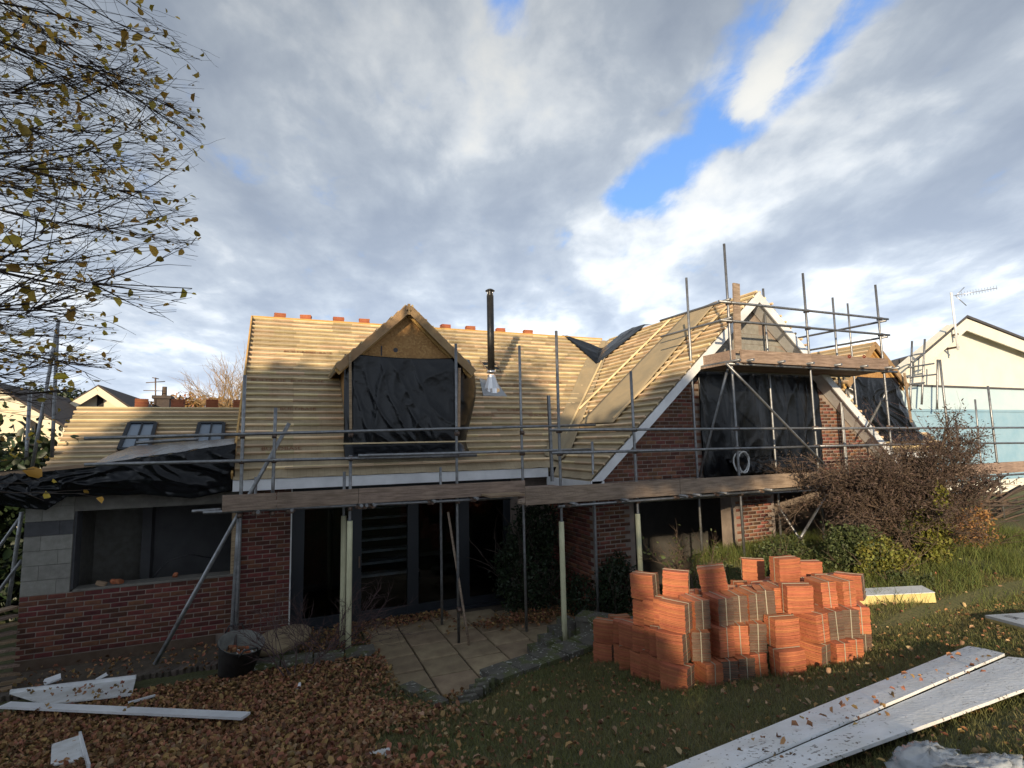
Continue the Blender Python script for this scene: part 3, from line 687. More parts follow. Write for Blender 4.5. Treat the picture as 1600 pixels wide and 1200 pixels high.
# loose underlay strip running down the left slope, plus valley lining
def on_wing(px, py, h=.078):
    n = Vector((-WS, 0, 1)); d = ray(px, py); return EYE + d*(n.dot(Vector((WX, 0, WZ+h))-EYE)/n.dot(d))
def on_main(px, py, h=.05):
    n = Vector((0, -MS, 1)); d = ray(px, py); return EYE + d*(n.dot(Vector((0, EAVE_Y, EAVE_Z+h))-EYE)/n.dot(d))
def sheet(name, fn, nu, nv, mat, parent=None, thick=.006, seed=0, amp=.0, wr=0.0, nrm=None, sub=0):
    vv = []; 
    for j in range(nv+1):
        for i in range(nu+1): vv.append(fn(i/nu, j/nv))
    ff = [(j*(nu+1)+i, j*(nu+1)+i+1, (j+1)*(nu+1)+i+1, (j+1)*(nu+1)+i) for j in range(nv) for i in range(nu)]
    o = npmesh(name, np.array([tuple(p) for p in vv]), np.array(ff), mat, parent, smooth=True)
    md = o.modifiers.new('thick', 'SOLIDIFY'); md.thickness = thick; md.offset = 0
    return o
def lerp4(a, b, c, d, u, v): return a.lerp(b, u).lerp(d.lerp(c, u), v)
def folds(u, v, seed, k=1.0):
    w = mnoise.noise(Vector((u*1.7+seed, v*1.7, seed*2.1)))
    a = mnoise.noise(Vector((u*2.2*k+seed*7.1+w, v*1.3*k, seed)))
    r1 = 1-abs(mnoise.noise(Vector((u*3.6*k+v*1.4*k+w*1.5+seed*3, v*.8*k-u*.6, 3.3+seed))))*2.4
    r2 = 1-abs(mnoise.noise(Vector((u*5.5*k-v*2.6*k+w, v*1.9*k+seed, 9.1))))*2.6
    r3 = 1-abs(mnoise.noise(Vector((u*11*k-v*4*k+w*2, v*5*k+u*3+seed, 5.7))))*3
    return .5*a + .5*max(0, r1)**3 + .3*max(0, r2)**3 + .10*max(0, r3)**2 - .15
wq = [on_wing(1121, 470), on_wing(1073, 489), on_wing(905, 662), on_wing(958, 660)]
sheet('underlay_strip', lambda u, v: lerp4(wq[0], wq[1], wq[2], wq[3], u, v) + Vector((0, 0, .012*mnoise.noise(Vector((u*4, v*12, 5))))), 10, 40, m_strip, house)
vt, vb = Vector((valley_x(5.6), EAVE_Y+(5.6-EAVE_Z)/MS, 5.6)), Vector((valley_x(2.7), EAVE_Y, 2.7))
def vlin(u, v):
    c = vt.lerp(vb, v); w = (u-.5)*.56
    p = Vector((c.x+w, c.y-w*.9 if False else c.y, 0)); x, y = c.x+w*.75, c.y-w*.66
    z = max(mz(y), WZ-WS*(WX-x)); lump = .05*max(0, folds(u, v*3, 4)) * (1+math.sin(v*9))
    return Vector((x, y, z+.05+lump))
sheet('valley_lining', vlin, 10, 50, m_strip, house)
for a, b in ((on_wing(1140, 476), on_wing(958, 655)), (on_wing(1050, 497), on_wing(905, 640)), (on_wing(940, 565), on_wing(872, 705))):
    MB().bar(a+Vector((0, 0, .02)), b+Vector((0, 0, .02)), .04, .03, (-WS, 0, 1)).build('counter_batten', m_batten, house)

# --- flue --------------------------------------------------------------------
fb = on_main(768, 608, 0); fy = fb.y
flue = link('flue', None, house); flue['label'] = 'black twin wall flue with silver cone flashing on the main roof'
zt = P(766, 452, fy).z; zc_ = P(768, 582, fy).z
MB().lathe([(.001, zc_), (.085, zc_), (.085, zt-.16), (.001, zt-.16)], (fb.x, fy, 0), 20).build('pipe', m_flue, flue)
MB().lathe([(.075, zt-.17), (.075, zt-.03)], (fb.x, fy, 0), 12).build('cowl_core', m_flue, flue)
MB().lathe([(.001, zt+.005), (.06, zt), (.115, zt-.035), (.115, zt-.05), (.001, zt-.05)], (fb.x, fy, 0), 20).build('cowl', m_flue, flue)
for k in range(4):
    t = k*math.pi/2+.4; MB().tube([(fb.x+.088*math.cos(t), fy+.088*math.sin(t), zt-.17), (fb.x+.088*math.cos(t), fy+.088*math.sin(t), zt-.04)], .006, 6).build('cowl_strut', m_alu, flue)
MB().lathe([(.087, zc_-.02), (.118, zc_-.02), (.118, zc_+.03), (.087, zc_+.05)], (fb.x, fy, 0), 20).build('storm_collar', m_alu, flue)
zl = mz(fy)
cone = MB(); prof = [(.09, zc_-.06), (.10, zc_-.12), (.2, zl+.0), (.21, zl-.14)]; base = len(cone.v); n = 24
for r_, z_ in prof:
    for j in range(n): t = 2*math.pi*j/n; rr_ = r_*(1+.05*(j % 2)); cone.v.append((fb.x+rr_*math.cos(t), fy+rr_*math.sin(t), z_))
for i in range(len(prof)-1):
    for j in range(n): q = i*n+j; q2 = i*n+(j+1) % n; cone.f.append((q, q2, q2+n, q+n)); cone.m.append(0); cone.sm.append(False)
cone.build('flashing_cone', m_alu, flue)
q = [on_main(749, 591, .06), on_main(778, 600, .07), on_main(793, 620, .05), on_main(755, 618, .06)]
sheet('lead_apron', lambda u, v: lerp4(q[0], q[1], q[2], q[3], u, v)+Vector((0, 0, .02*folds(u, v, 2))), 14, 10, m_lead, flue, thick=.012)
for a, b in (((749, 563), (762, 580)), ((774, 566), (783, 581))): MB().bar(on_main(*a, .05), on_main(*b, .05), .03, .03, (0, -MS, 1)).build('trimmer', m_boardpale, flue)
MB().prism([on_main(752, 564, .03), on_main(776, 566, .03), on_main(781, 580, .03), on_main(762, 580, .03)], (0, 0, .008)).build('roof_opening', m_frame, flue)

# ================================================================== EXTENSION (left, flat roofed)
ext = root('house_extension', 'unfinished flat roofed extension of brick and grey blocks at the left', 'extension')
EX0, EX1, SILL = -3.5, -.62, 1.05
ew = MB().box(EX0+.005, EX1, YX, YX+.3, -.2, SILL).build('brick_wall', m_mortar, ext)
ec = brick_cells(EX0+.006, EX1, .15, SILL, None)
lay(ec, YX, ew, brick_me, brick_h)
MB().box(EX0, EX1-.3, YX-.022, YX-.001, -.2, .145).build('plinth', m_earthrender, ext)
MB().box(-2.86, EX1, YX-.02, YX+.28, SILL+.002, SILL+.035).build('sill', m_lintel, ext)
bm_ = MB().box(EX0+.012, -2.9, YX+.01, YX+.3, SILL, 2.48).build('pier', m_lintel, ext)
for r_ in range(7):
    z = SILL+.005 + r_*.215; x = EX0+.006; cut = .2 if r_ % 2 else .42
    for a, b in ((x, x+cut), (x+cut+.004, -2.905)):
        h = .21 if z+.21 < 2.48 else 2.48-z
        if b-a > .05 and h > .03: MB().box(a, b, YX-.004, YX+.29, z, z+h-.003).build('block', m_blockdark if r_ == 4 else m_block, bm_)
MB().box(-2.905, -2.87, YX+.02, YX+.29, SILL+.035, 2.25).build('jamb', m_blockdark, ext)
MB().box(-2.9, EX1+.02, YX-.012, YX+.3, 2.25, 2.47).build('lintel', m_lintel, ext)
MB().box(-.74, EX1, YX-.01, YX+.29, SILL+.036, 2.25).build('jamb', m_boardpale, ext)
MB().box(EX0, EX0+.28, YX+.3, 14.0, -.2, 2.48).build('side_wall', m_block, ext)
MB().box(EX0+.28, LX+.1, 13.2, 13.4, -.2, 2.48).build('back_wall', m_plaster, ext)
MB().box(-2.35, -2.2, 12.2, 13.2, -.1, 2.48).build('partition', m_plaster, ext)
MB().box(-2.2, LX+.1, 12.5, 12.6, -.1, 2.48).build('partition', m_plaster, ext)
MB().box(EX0+.28, LX+.1, YX+.3, 13.2, -.2, -.1).build('floor', m_floor, ext)
MB().box(EX0-.15, LX+.05, YX-.1, 13.6, 2.49, 2.68).build('roof_deck', m_board, ext)
MB().bar(P(0, 741, 10.12), P(150, 726, 10.12), .06, .05).build('roof_edge_board', m_boardpale, ext)
rub = root('rubble_pile', 'broken offcut bricks lying on the window sill of the extension', 'rubble')
for k, (x, s_) in enumerate(((-2.52, 1), (-2.30, .8), (-2.38, .6), (-1.55, .5))):
    o = link('brick_offcut', rbox_mesh('brick_offcut', .13*s_, .09, .07, .012, m_boardpale if k == 0 else m_tile, .012), rub); o.location = (x, YX+.06+.03*k, SILL+.07); o.rotation_euler = (.2*k, .3-.2*k, k)
cb = [Vector((-2.0, YX+.5, .9)), Vector((-1.85, YX+.45, 1.15)), Vector((-1.68, YX+.4, 1.32)), Vector((-1.4, YX+.6, 1.36)), Vector((-1.1, YX+.7, 1.25))]
tag(MB().tube(cb, .012, 6).build('cable', m_rubber), 'dark cable looping up inside the extension window opening', 'cable', kind='thing')

# black sheeting
def tarp(name, label, fn, nu, nv, thick=.006):
    o = sheet(name, fn, nu, nv, m_black, None, thick); tag(o, label, 'plastic sheet', kind='thing'); return o
tp = [P(-60, 745, 10.1), P(0, 740, 10.1), P(60, 736, 10.1), P(160, 725, 10.1), P(260, 710, 10.1), P(369, 693, 10.1)]
bt = [P(-60, 795, 10.15), P(0, 790, 10.15), P(72, 797, 10.15), P(105, 776, 10.15), P(225, 772, 10.15), P(300, 778, 10.15), P(366, 766, 10.15)]
def poly(pts, t): t *= len(pts)-1; i = min(int(t), len(pts)-2); return pts[i].lerp(pts[i+1], t-i)
def ext_sheet(u, v):
    p = poly(tp, u).lerp(poly(bt, u), v); f = folds(u*1.6, v*.7, 1, 1.3)
    return p + Vector((0, -.10*math.sin(math.pi*min(1, v*1.15))*(.6+f) - .05*f, -.02*f))
tarp('black_sheet', 'black plastic sheet hanging over the edge of the flat extension roof', ext_sheet, 150, 30)
c4 = [P(140, 727, 10.1), P(369, 694, 10.1), P(368, 690, 12.4), P(205, 701, 12.4)]
c4[2].z += .06; c4[3].z += .05
tarp('black_sheet', 'dark glossy plastic sheet stretched flat over the extension roof', lambda u, v: lerp4(c4[0], c4[1], c4[2], c4[3], u, v)+Vector((0, 0, .03*math.sin(math.pi*v)*math.sin(math.pi*u)**.5+.03*folds(u, v, 3))), 50, 24)
c4b = [P(335, 704, 10.15), P(370, 690, 10.15), P(369, 690, 12.3), P(352, 694, 12.3)]
def dsheet(xc, seed, flare, lab, wob=1.0):
    def fn(u, v):
        x = xc - 1.16 + 2.36*u; z = 4.86 - (4.86-2.97)*v; y = D_Y - .05
        z -= .06*math.sin(u*3)*(1-v) - .03*u
        if u > .86: t = (u-.86)/.14; y += .35*t*t; x += (.16+.12*math.sin(v*5))*t
        if u < .06: y += .12*(1-u/.06)
        f = folds(u, v, seed, 1.1)
        y -= wob*(.05*f + .05*math.exp(-((v-.75)/.25)**2)*(1+f)) * min(1, v*6+.25)
        if flare: x += flare*v*v*max(0, u-.3)*1.5; y -= .15*flare*v*u
        if v > .9: y -= .22*(v-.9)/.1
        return Vector((x, y, z))
    return tarp('black_sheet', lab, fn, 90, 70)
dsheet(DORX[0], 2, 0, 'black plastic sheet covering the dormer window beside the flue')
dsheet(DORX[1]-.05, 5, .75, 'black plastic sheet flaring out below the right hand dormer', 1.6)
MB_l = MB()
for nm, lab, a, b in (('timber_lath', 'vertical timber lath nailed on the left edge of the dormer sheet', (547, 553), (548, 671)), ('timber_lath', 'vertical timber lath near the right edge of the dormer sheet', (718, 575), (717, 671))):
    tag(MB().bar(P(*a, D_Y-.16), P(*b, D_Y-.16), .045, .03, (0, 1, 0)).build(nm, m_boardpale), lab, 'lath', kind='thing')
tag(MB().bar(P(1413, 583, D_Y-.25), P(1424, 660, D_Y-.4), .07, .03, (0, 1, 0)).build('timber_lath', m_boardpale), 'timber lath pinning the flared sheet below the right hand dormer', 'lath', kind='thing')
for lab, a, b in (('loose pale lath laid along the foot of the dormer sheet', (495, 694), (800, 688)), ('long loose lath lying on the lower roof below the dormer', (445, 731), (790, 719))):
    tag(MB().bar(P(*a, 10.12), P(*b, 10.12), .04, .025).build('loose_lath', m_batten), lab, 'lath', kind='thing')
def wsheet(u, v):
    x = 7.78 + 3.45*u + .12*(v-.5)*(u > .9); z = 4.74 - 2.36*v; f = folds(u*1.7, v*.55, 6, 1.2); g = math.sin(u*34+2*math.sin(v*2.5+u*5))
    return Vector((x + .02*g, YG - .06 - .07*f - .03*g*(.3+v), z + .03*mnoise.noise(Vector((u*5, 0, 0)))*(1 if v < .1 else 0)))
tarp('black_sheet', 'large black plastic sheet closing the upper opening of the gable wing', wsheet, 130, 60)
hq = [Vector((7.75, 14.38)), Vector((9.6, 13.3)), Vector((9.40, 12.2)), Vector((8.15, 12.95))]
def rsheet(u, v):
    a = hq[0].lerp(hq[1], u); b = hq[3].lerp(hq[2], u); c = a.lerp(b, v)
    z = max(mz(min(c.y, RIDGE_Y)), WZ-WS*max(0, WX-c.x)); z = min(z, 6.32)
    return Vector((c.x, c.y, z+.07+.035*folds(u, v, 8)+.05*math.sin(math.pi*v)))
tarp('black_sheet', 'crumpled black sheet over the valley where the two ridges meet', rsheet, 40, 24)
def crump(u, v):
    a = lerp4(Vector((8.4, 8.4, 2.46)), Vector((11.0, 8.45, 2.46)), Vector((11.0, 8.65, 2.75)), Vector((8.4, 8.65, 2.75)), u, v)
    return a + Vector((0, -.05*folds(u*2, v, 9), .12*max(0, folds(u*2.5, v, 3))))
tarp('black_sheet', 'loose black sheeting bunched on the boards at the foot of the gable opening', crump, 70, 14)
hose = root('hose_coil', 'pale coiled hose hanging against the black gable sheet', 'hose')
hc = P(1160, 722, 8.3)
hp = [(hc.x+.17*math.cos(t)*(1+.05*math.sin(3*t)), hc.y+.06*math.sin(t*.5), hc.z+.21*math.sin(t)) for t in [k*2*math.pi/16 for k in range(40)]]
MB().tube(hp, .016, 6).build('coil', m_whitedirty, hose)

# ================================================================== ANNEXE (low roof at the left, behind)
an = root('annexe', 'low annexe behind the extension with battened roof and two skylights', 'annexe')
AR_Y, AR_Z = 15.0, P(122, 636, 15.0).z; AX0, AX1 = P(122, 636, 15.0).x, LX-.02
AS = .80
def az_(y): return AR_Z - AS*(AR_Y-y)
def on_an(px, py, h=0):
    n = Vector((0, -AS, 1)); d = ray(px, py); return EYE + d*(n.dot(Vector((0, AR_Y, AR_Z+h))-EYE)/n.dot(d))
mA = MB().prism([(AX0, AR_Y, AR_Z), (AX0, 12.6, az_(12.6)), (AX1, 12.6, az_(12.6)), (AX1, AR_Y, AR_Z)], (0, 0, -.06)).build('roof', m_membrane, an)
MB().prism([(AX0, AR_Y, AR_Z), (AX0, 17.4, az_(12.6)), (AX1, 17.4, az_(12.6)), (AX1, AR_Y, AR_Z)], (0, 0, -.06)).build('rear_roof', m_membrane, an)
MB().prism([(AX0+.1, 12.8, 0), (AX0+.1, 17.2, 0), (AX0+.1, 17.2, az_(12.8)-.05), (AX0+.1, AR_Y, AR_Z-.08), (AX0+.1, 12.8, az_(12.8)-.05)], (.2, 0, 0)).build('gable_wall', m_block, an)
MB().box(AX0+.1, AX1, 12.8, 13.0, -.1, az_(12.8)-.1).build('front_wall', m_block, an)
for k in range(19):
    y = 12.75 + (AR_Y-12.80)*k/18
    MB().bar((AX0-random.uniform(0, .06), y, az_(y)+.02), (AX1, y, az_(y)+.02), .045, .032, (0, -AS, 1)).build('batten', m_batten, mA)
def skylight(label, q):
    s_ = link('skylight', None, an); s_['label'] = label
    n = Vector((0, -AS, 1)).normalized(); c = [on_an(*p, .05) for p in q]; cen = (c[0]+c[1]+c[2]+c[3])/4
    out = [cen+(p-cen)*1.16 for p in c]
    MB().prism([p for p in out], n*.03).build('flashing', m_boardpale, s_)
    for i in range(4): MB().bar(c[i]+n*.05, c[(i+1) % 4]+n*.05, .07, .06, n).build('frame', m_frame, s_)
    MB().bar((c[0]+c[1])/2+n*.055, (c[2]+c[3])/2+n*.055, .03, .05, n).build('glazing_bar', m_frame, s_)
    inn = [cen+(p-cen)*.95 for p in c]; MB().prism([p+n*.035 for p in inn], n*.01).build('pane', m_greyfilm, s_)
skylight('skylight on the annexe roof, the left of two', [(203, 664), (244, 664), (233, 705), (186, 705)])
skylight('skylight on the annexe roof nearer the main house', [(312, 664), (350, 664), (347, 700), (303, 700)])

# stacks of ridge tiles along the ridges
def tile_stack(label, p, n, grp):
    t = thing('tile_stack', label, 'tile stack', p, random.uniform(-.2, .2), grp)
    m = MB()
    for k in range(n): m.box(-.13+random.uniform(-.008, .008), .13+random.uniform(-.008, .008), -.085, .085, k*.017, k*.017+.014)
    tag(m.build('tiles', m_tile, t), kind='stuff')
# ordered along the ridge from the left verge
names = ['first from the left verge', 'second from the left verge', 'third from the left verge', 'just left of the dormer roof', 'just right of the dormer roof', 'second right of the dormer roof', 'directly right of the flue pipe', 'nearest the valley sheet']
for px, nm in zip((437, 478, 529, 569, 696, 735, 782, 825), names):
    p = P(px, 497+.0706*(px-394), RIDGE_Y+.16); tile_stack('small stack of red tiles on the main ridge, '+nm, (p.x, RIDGE_Y+.17, RIDGE_Z-.06), 15, 'tile stacks on the main ridge')
for px, nm in zip((221, 278, 331, 374), ('leftmost of four', 'second of four from the left', 'third of four from the left', 'beside the main house verge')):
    p = P(px, 634, AR_Y+.15); tile_stack('dark red tile stack on the annexe ridge, '+nm, (p.x, AR_Y+.16, AR_Z-.13), 20, 'tile stacks on the annexe ridge')
p = P(1000, 517, 12.9); tile_stack('single tile stack on the wing ridge behind the black sheet', (p.x+.1, p.y, 6.24), 6, None)

# ================================================================== SCAFFOLDS
R = .0242
cpl_me = MB()
cpl_me.tube([(-.03, 0, 0), (.03, 0, 0)], .036, 8); cpl_me.box(-.025, .025, .02, .062, -.03, .03); cpl_me.tube([(0, .05, -.035), (0, .05, .035)], .034, 8); cpl_me.tube([(.0, -.05, .0), (0, -.02, 0)], .012, 6)
cpl = cpl_me.mesh('coupler', m_steeldark, True)
def member(parent, name, a, b, r=R, mat=None, bend=.0):
    a, b = Vector(a), Vector(b)
    mid = a.lerp(b, .5) + Vector((random.uniform(-1, 1), random.uniform(-1, 1), random.uniform(-1, 1)))*bend*.01*(b-a).length
    m = MB(); m.tube([a, a.lerp(mid, .5).lerp(a.lerp(b, .25), .5), mid, b.lerp(mid, .5).lerp(b.lerp(a, .25), .5), b], r, 10)
    return m.build(name, mat or m_steel, parent)
def coupler(parent, p, rz=0):
    o = link('coupler', cpl, parent); o.location = p; o.rotation_euler = (random.uniform(-.1, .1), 0, rz+random.uniform(-.15, .15)); return o
def sleeve(parent, a, b): return member(parent, 'foam_sleeve', a, b, .042, m_foam)
YO, YI, YQ = 8.75, 9.72, 7.65              # outer row, inner row, wing outer row
sc = root('scaffold', 'tube scaffold with boards along the eaves of the main roof', 'scaffold')
def vert(parent, px_top, py_top, px_bot, py_bot, Y, name='standard', zbot=None):
    a, b = P(px_top, py_top, Y), P(px_bot, py_bot, Y); x = (a.x+b.x)/2
    if zbot is not None: b.z = zbot
    o = member(parent, name, (a.x*.7+x*.3, Y, a.z), (b.x*.7+x*.3, Y, b.z), bend=.15); o['zz'] = 0; del o['zz']; return o, x
z_led = P(590, 791.5, YO).z; z_board = P(590, 768, YO).z; z_r1 = P(590, 679, YO).z; z_r2 = P(590, 715, YO).z
so = []
for t in ((383, 586, 368, 985, 0), (431, 637, 425, 797, None), (548, 711, 544, 1011, .0), (712, 537, 717, 1003, 0), (811, 540, 823, 983, 0)):
    o, x = vert(sc, t[0], t[1], t[2], t[3], YO, zbot=t[4]); so.append(x)
o, x = vert(sc, 376, 800, 360, 985, YO+.0, zbot=0); o.location.x += -.01
vert(sc, 538, 737, 535, 998, YI-.3, zbot=0); vert(sc, 688, 730, 691, 968, YI, zbot=0); vert(sc, 400, 745, 398, 800, YI)
s3 = P(544, 1000, YO); st3 = bpy.data.objects.get('standard.002')
sl_ = sleeve(sc, (so[2], YO, .02), (so[2]+.0, YO, P(546, 814, YO).z)); xi = P(536, 900, YI-.3).x; sleeve(sc, (xi, YI-.3, .02), (xi, YI-.3, P(537, 806, YI-.3).z))
member(sc, 'ledger', P(317, 801, YO-.05), P(800, 778, YO-.05)); member(sc, 'ledger', P(300, 799, YI-.3), P(345, 796, YI-.3)); member(sc, 'ledger', (-.7, YI, z_led), (5.0, YI, z_led))
member(sc, 'guard_rail', P(132, 685, YO-.05), P(930, 664, YO-.05)); member(sc, 'guard_rail', P(132, 726, YO-.05), P(745, 711.5, YO-.05)); member(sc, 'guard_rail', P(560, 712, YO-.1), P(928, 702, YO-.1))
member(sc, 'guard_rail', P(213, 692, YO+.3), P(310, 686, YO+.3))
for k in range(5):
    pass
for px in (404, 456, 562, 570, 582, 674, 740): 
    a = P(px, 791, YO); member(sc, 'transom', (a.x, YO-.22, z_led+.05), (a.x, YI+.1, z_led+.05)); coupler(sc, (a.x, YO-.05, z_led+.02), math.pi/2)
for x in so:
    for z in (z_led, z_r1, z_r2): coupler(sc, (x, YO-.03, z))
# boards: toe board in lengths and the deck
bx = [P(347, 783, YO-.09).x, P(432, 780, YO-.09).x, P(560, 775, YO-.09).x, P(820, 765, YO-.09).x]
ztb0, ztb1 = P(590, 785, YO-.09).z, P(590, 762, YO-.09).z
for a, b in zip(bx, bx[1:]): MB().box(a+.004, b-.004, YO-.115, YO-.078, ztb0, ztb1).build('toe_board', m_board, sc)
for k in range(4): MB().box(bx[0]+.05*k, 4.9, YO-.02+.235*k, YO+.205+.235*k, ztb0-.0, ztb0+.036).build('deck_board', m_board, sc)
member(sc, 'brace', P(452, 661, YO+.12), P(242, 1038, YO+.12), r=.03, mat=m_steel)
member(sc, 'puncheon', P(700, 800, YO+.15), P(733, 1008, YO-.15), r=.02, mat=m_board); coupler(sc, P(718, 953, YO-.05))
for k, px in enumerate((790, 800)): MB().box(P(765, 776, YO-.5).x, P(822, 776, YO-.5).x, YO-.55+.23*k, YO-.33+.23*k, ztb0+.01, ztb0+.04).build('deck_board', m_boardpale, sc)
MB().bar(P(857, 618, YO), P(863, 752, YO), .048, .048, (0, 1, 0)).build('puncheon', m_steel, sc)

sw_ = root('scaffold', 'two lift tube scaffold around the gable wing with boards at both levels', 'scaffold')
zq = P(1080, 777, YQ).z
wst = [(869, 517, 882, 983, YQ+.15, .0), (985, 580, 1001, 876, YQ, .4), (1131, 381, 1164, 875, YQ, .6), (1254, 427, 1288, 842, YQ, .75), (1367, 445, 1394, 700, YQ, .85), (1468, 562, 1492, 760, YQ, .9), (1543, 603, 1572, 830, YQ, .9),
       (1072, 434, 1098, 870, 8.5, .5), (1192, 451, 1215, 760, 8.5, .5), (1301, 465, 1310, 590, 8.5, .5), (1324, 474, 1332, 555, 9.6, 3.0), (1312, 592, 1319, 670, 8.55, 1.0), (925, 690, 934, 930, 8.5, .2), (1524, 624, 1532, 730, 9.4, .9), (1495, 658, 1500, 740, 9.4, .9)]
wx_ = []
for t in wst:
    o, x = vert(sw_, t[0], t[1], t[2], t[3], t[4], zbot=t[5]); wx_.append((x, t[4]))
for i, (pt, pb) in ((0, ((877, 815), (882, 983))), (1, ((996, 803), (1002, 900)))):
    Yv = wst[i][4]; a, b = P(*pt, Yv), P(*pb, Yv); sleeve(sw_, a, (b.x, Yv, wst[i][5]+.02))
member(sw_, 'ledger', P(872, 791.5, YQ-.05), P(1295, 760, YQ-.05)); member(sw_, 'ledger', P(1290, 765, 8.5), P(900, 790, 8.5))
member(sw_, 'guard_rail', P(858, 672, YQ-.05), P(1282, 669, YQ-.05)); member(sw_, 'guard_rail', P(862, 708, YQ-.05), P(1282, 697.5, YQ-.05))
member(sw_, 'guard_rail', P(1270, 669.5, YQ-.1), P(1620, 668, YQ-.1)); member(sw_, 'guard_rail', P(1500, 693, YQ-.05), P(1620, 692, YQ-.05)); member(sw_, 'guard_rail', P(1280, 697, YQ-.05), P(1500, 693, YQ-.05))
member(sw_, 'ledger', P(1290, 760, YQ-.05), P(1640, 738, YQ-.05))
for (px, py) in ((886, 788), (965, 782), (1055, 775), (1076, 773), (1117, 770), (1187, 766), (1250, 762)):
    a = P(px, py, YQ); member(sw_, 'transom', (a.x, YQ-.3, zq+.06), (a.x, 8.6, zq+.06)); coupler(sw_, (a.x, YQ-.05, zq+.03), math.pi/2)
b0 = [P(820, 770, YQ-.1).x, P(1061, 757, YQ-.1).x, P(1280, 748, YQ-.1).x]; zb0, zb1 = P(1060, 773, YQ-.1).z, P(1060, 749, YQ-.1).z
for a, b in zip(b0, b0[1:]): MB().box(a+.004, b-.004, YQ-.125, YQ-.088, zb0, zb1).build('toe_board', m_board, sw_)
MB().box(P(1475, 735, YQ-.1).x, P(1640, 727, YQ-.1).x, YQ-.125, YQ-.088, zb0-.02, zb1-.02).build('toe_board', m_board, sw_)
for k in range(4): MB().box(b0[0]+.1*k, b0[2]-.02, YQ-.04+.23*k, YQ+.185+.23*k, zb0, zb0+.037).build('deck_board', m_board, sw_)
for k in range(3): MB().box(b0[2]+1.0, 15.5, YQ-.04+.23*k, YQ+.185+.23*k, zb0-.02, zb0+.017).build('deck_board', m_board, sw_)
# upper lift
zu = P(1270, 575.5, YQ).z; zt0, zt1 = P(1270, 572, YQ-.1).z, P(1270, 553.5, YQ-.1).z; zh1, zh2 = P(1270, 487.5, YQ).z, P(1270, 514, YQ).z
xl, xr = wx_[2][0], wx_[4][0]
member(sw_, 'ledger', (xl-.15, YQ-.05, zu), (xr+.35, YQ-.05, zu)); member(sw_, 'ledger', (xl-.3, 8.5, zu), (xr+.1, 8.5, zu))
member(sw_, 'guard_rail', (xl-.28, YQ-.05, zh1), (xr+.22, YQ-.05, zh1)); member(sw_, 'guard_rail', (xl-.28, YQ-.05, zh2), (xr+.22, YQ-.05, zh2))
for z in (zh1, zh2):
    a = P(1135, 471 if z == zh1 else 500, YQ); member(sw_, 'guard_rail', (xl-.04, YQ-.1, z+.05), (xl-.12, 9.5, z+.05))
    member(sw_, 'guard_rail', (xr+.04, YQ-.12, z-.06), (xr-.1, 10.0, z-.06))
member(sw_, 'ledger', (xl-.05, YQ-.25, zu+.05), (xl-.1, 9.4, zu+.05)); member(sw_, 'ledger', (xr+.05, YQ-.3, zu+.05), (xr, 8.8, zu+.05))
for k in range(6):
    x = xl+.25+(xr-xl-.4)*k/5; member(sw_, 'transom', (x, YQ-.28, zu+.06), (x, 8.6, zu+.06)); coupler(sw_, (x, YQ-.05, zu+.03), math.pi/2)
MB().box(xl+.12, xl+1.95, YQ-.125, YQ-.088, zt0, zt1).build('toe_board', m_board, sw_); tb2 = MB().box(xl+1.955, xr-.02, YQ-.125, YQ-.088, zt0, zt1).build('toe_board', m_board, sw_)
MB().box(xl-.02, xl+.02, YQ-.08, 8.75, zt0, zt1).build('toe_board', m_board, sw_)
for k in range(4): MB().box(xl-.1, xr-.1+.08*k, YQ-.06+.23*k, YQ+.165+.23*k, zt0-.03, zt0+.006).build('deck_board', m_board, sw_)
MB().bar(P(1150, 443, YQ-.02), P(1153, 552, YQ-.02), .155, .036, (0, 1, 0)).build('upright_plank', m_board, sw_)
for px in (1327, 1350):
    c = P(px, 557, YQ-.127); m = MB()
    for k in range(7):
        t = k*.9; m.bar(c+Vector((.05*math.cos(t), -.002, .035*math.sin(t))), c+Vector((.05*math.cos(t+2), -.002, .035*math.sin(t+2))), .004, .014, (0, 0, 1))
    m.build('paint_mark', m_red, tb2)
member(sw_, 'brace', P(1135, 568, YQ-.1), P(1290, 728, YQ-.1)); member(sw_, 'brace', P(1138, 572, YQ+.1), P(1093, 745, 8.3)); member(sw_, 'brace', P(1294, 768, YQ-.05), P(1251, 840, YQ-.6)); member(sw_, 'brace', P(1215, 790, 8.4), P(1252, 846, 8.0))
member(sw_, 'brace', P(1386, 610, YQ+.1), P(1352, 675, 8.2))
for (x, Y) in wx_[:5]:
    for z in ((zq+.0, P(1080, 670.5, YQ).z, P(1080, 703, YQ).z) + ((zu, zh1, zh2) if x > xl-.2 else ())): coupler(sw_, (x, Y-.03, z))
# neighbour's scaffold far right and poles far left
sn = root('scaffold', 'distant ladder frame scaffold against the cream neighbouring gable', 'scaffold')
for a, b in (((1425, 533), (1422, 640)), ((1445, 530), (1440, 632)), ((1465, 562), (1464, 640))): member(sn, 'standard', P(*a, 10.4), P(*b, 10.4), r=.03)
for a, b in (((1425, 555), (1443, 552)), ((1420, 574), (1459, 568)), ((1418, 590), (1462, 585)), ((1420, 600), (1444, 598)), ((1425, 565), (1444, 552))): member(sn, 'guard_rail', P(*a, 10.35), P(*b, 10.35), r=.026)
sx = root('scaffold', 'pair of tall scaffold poles behind the tree branches at the left', 'scaffold')
for a, b in (((92, 500), (50, 730)), ((90, 515), (81, 715)), ((47, 612), (41, 715))): member(sx, 'standard', P(*a, 12.4 if a[0] != 47 else 13), P(*b, 12.4), r=.03)
sy = root('scaffold', 'raking props against the left end of the extension', 'scaffold')
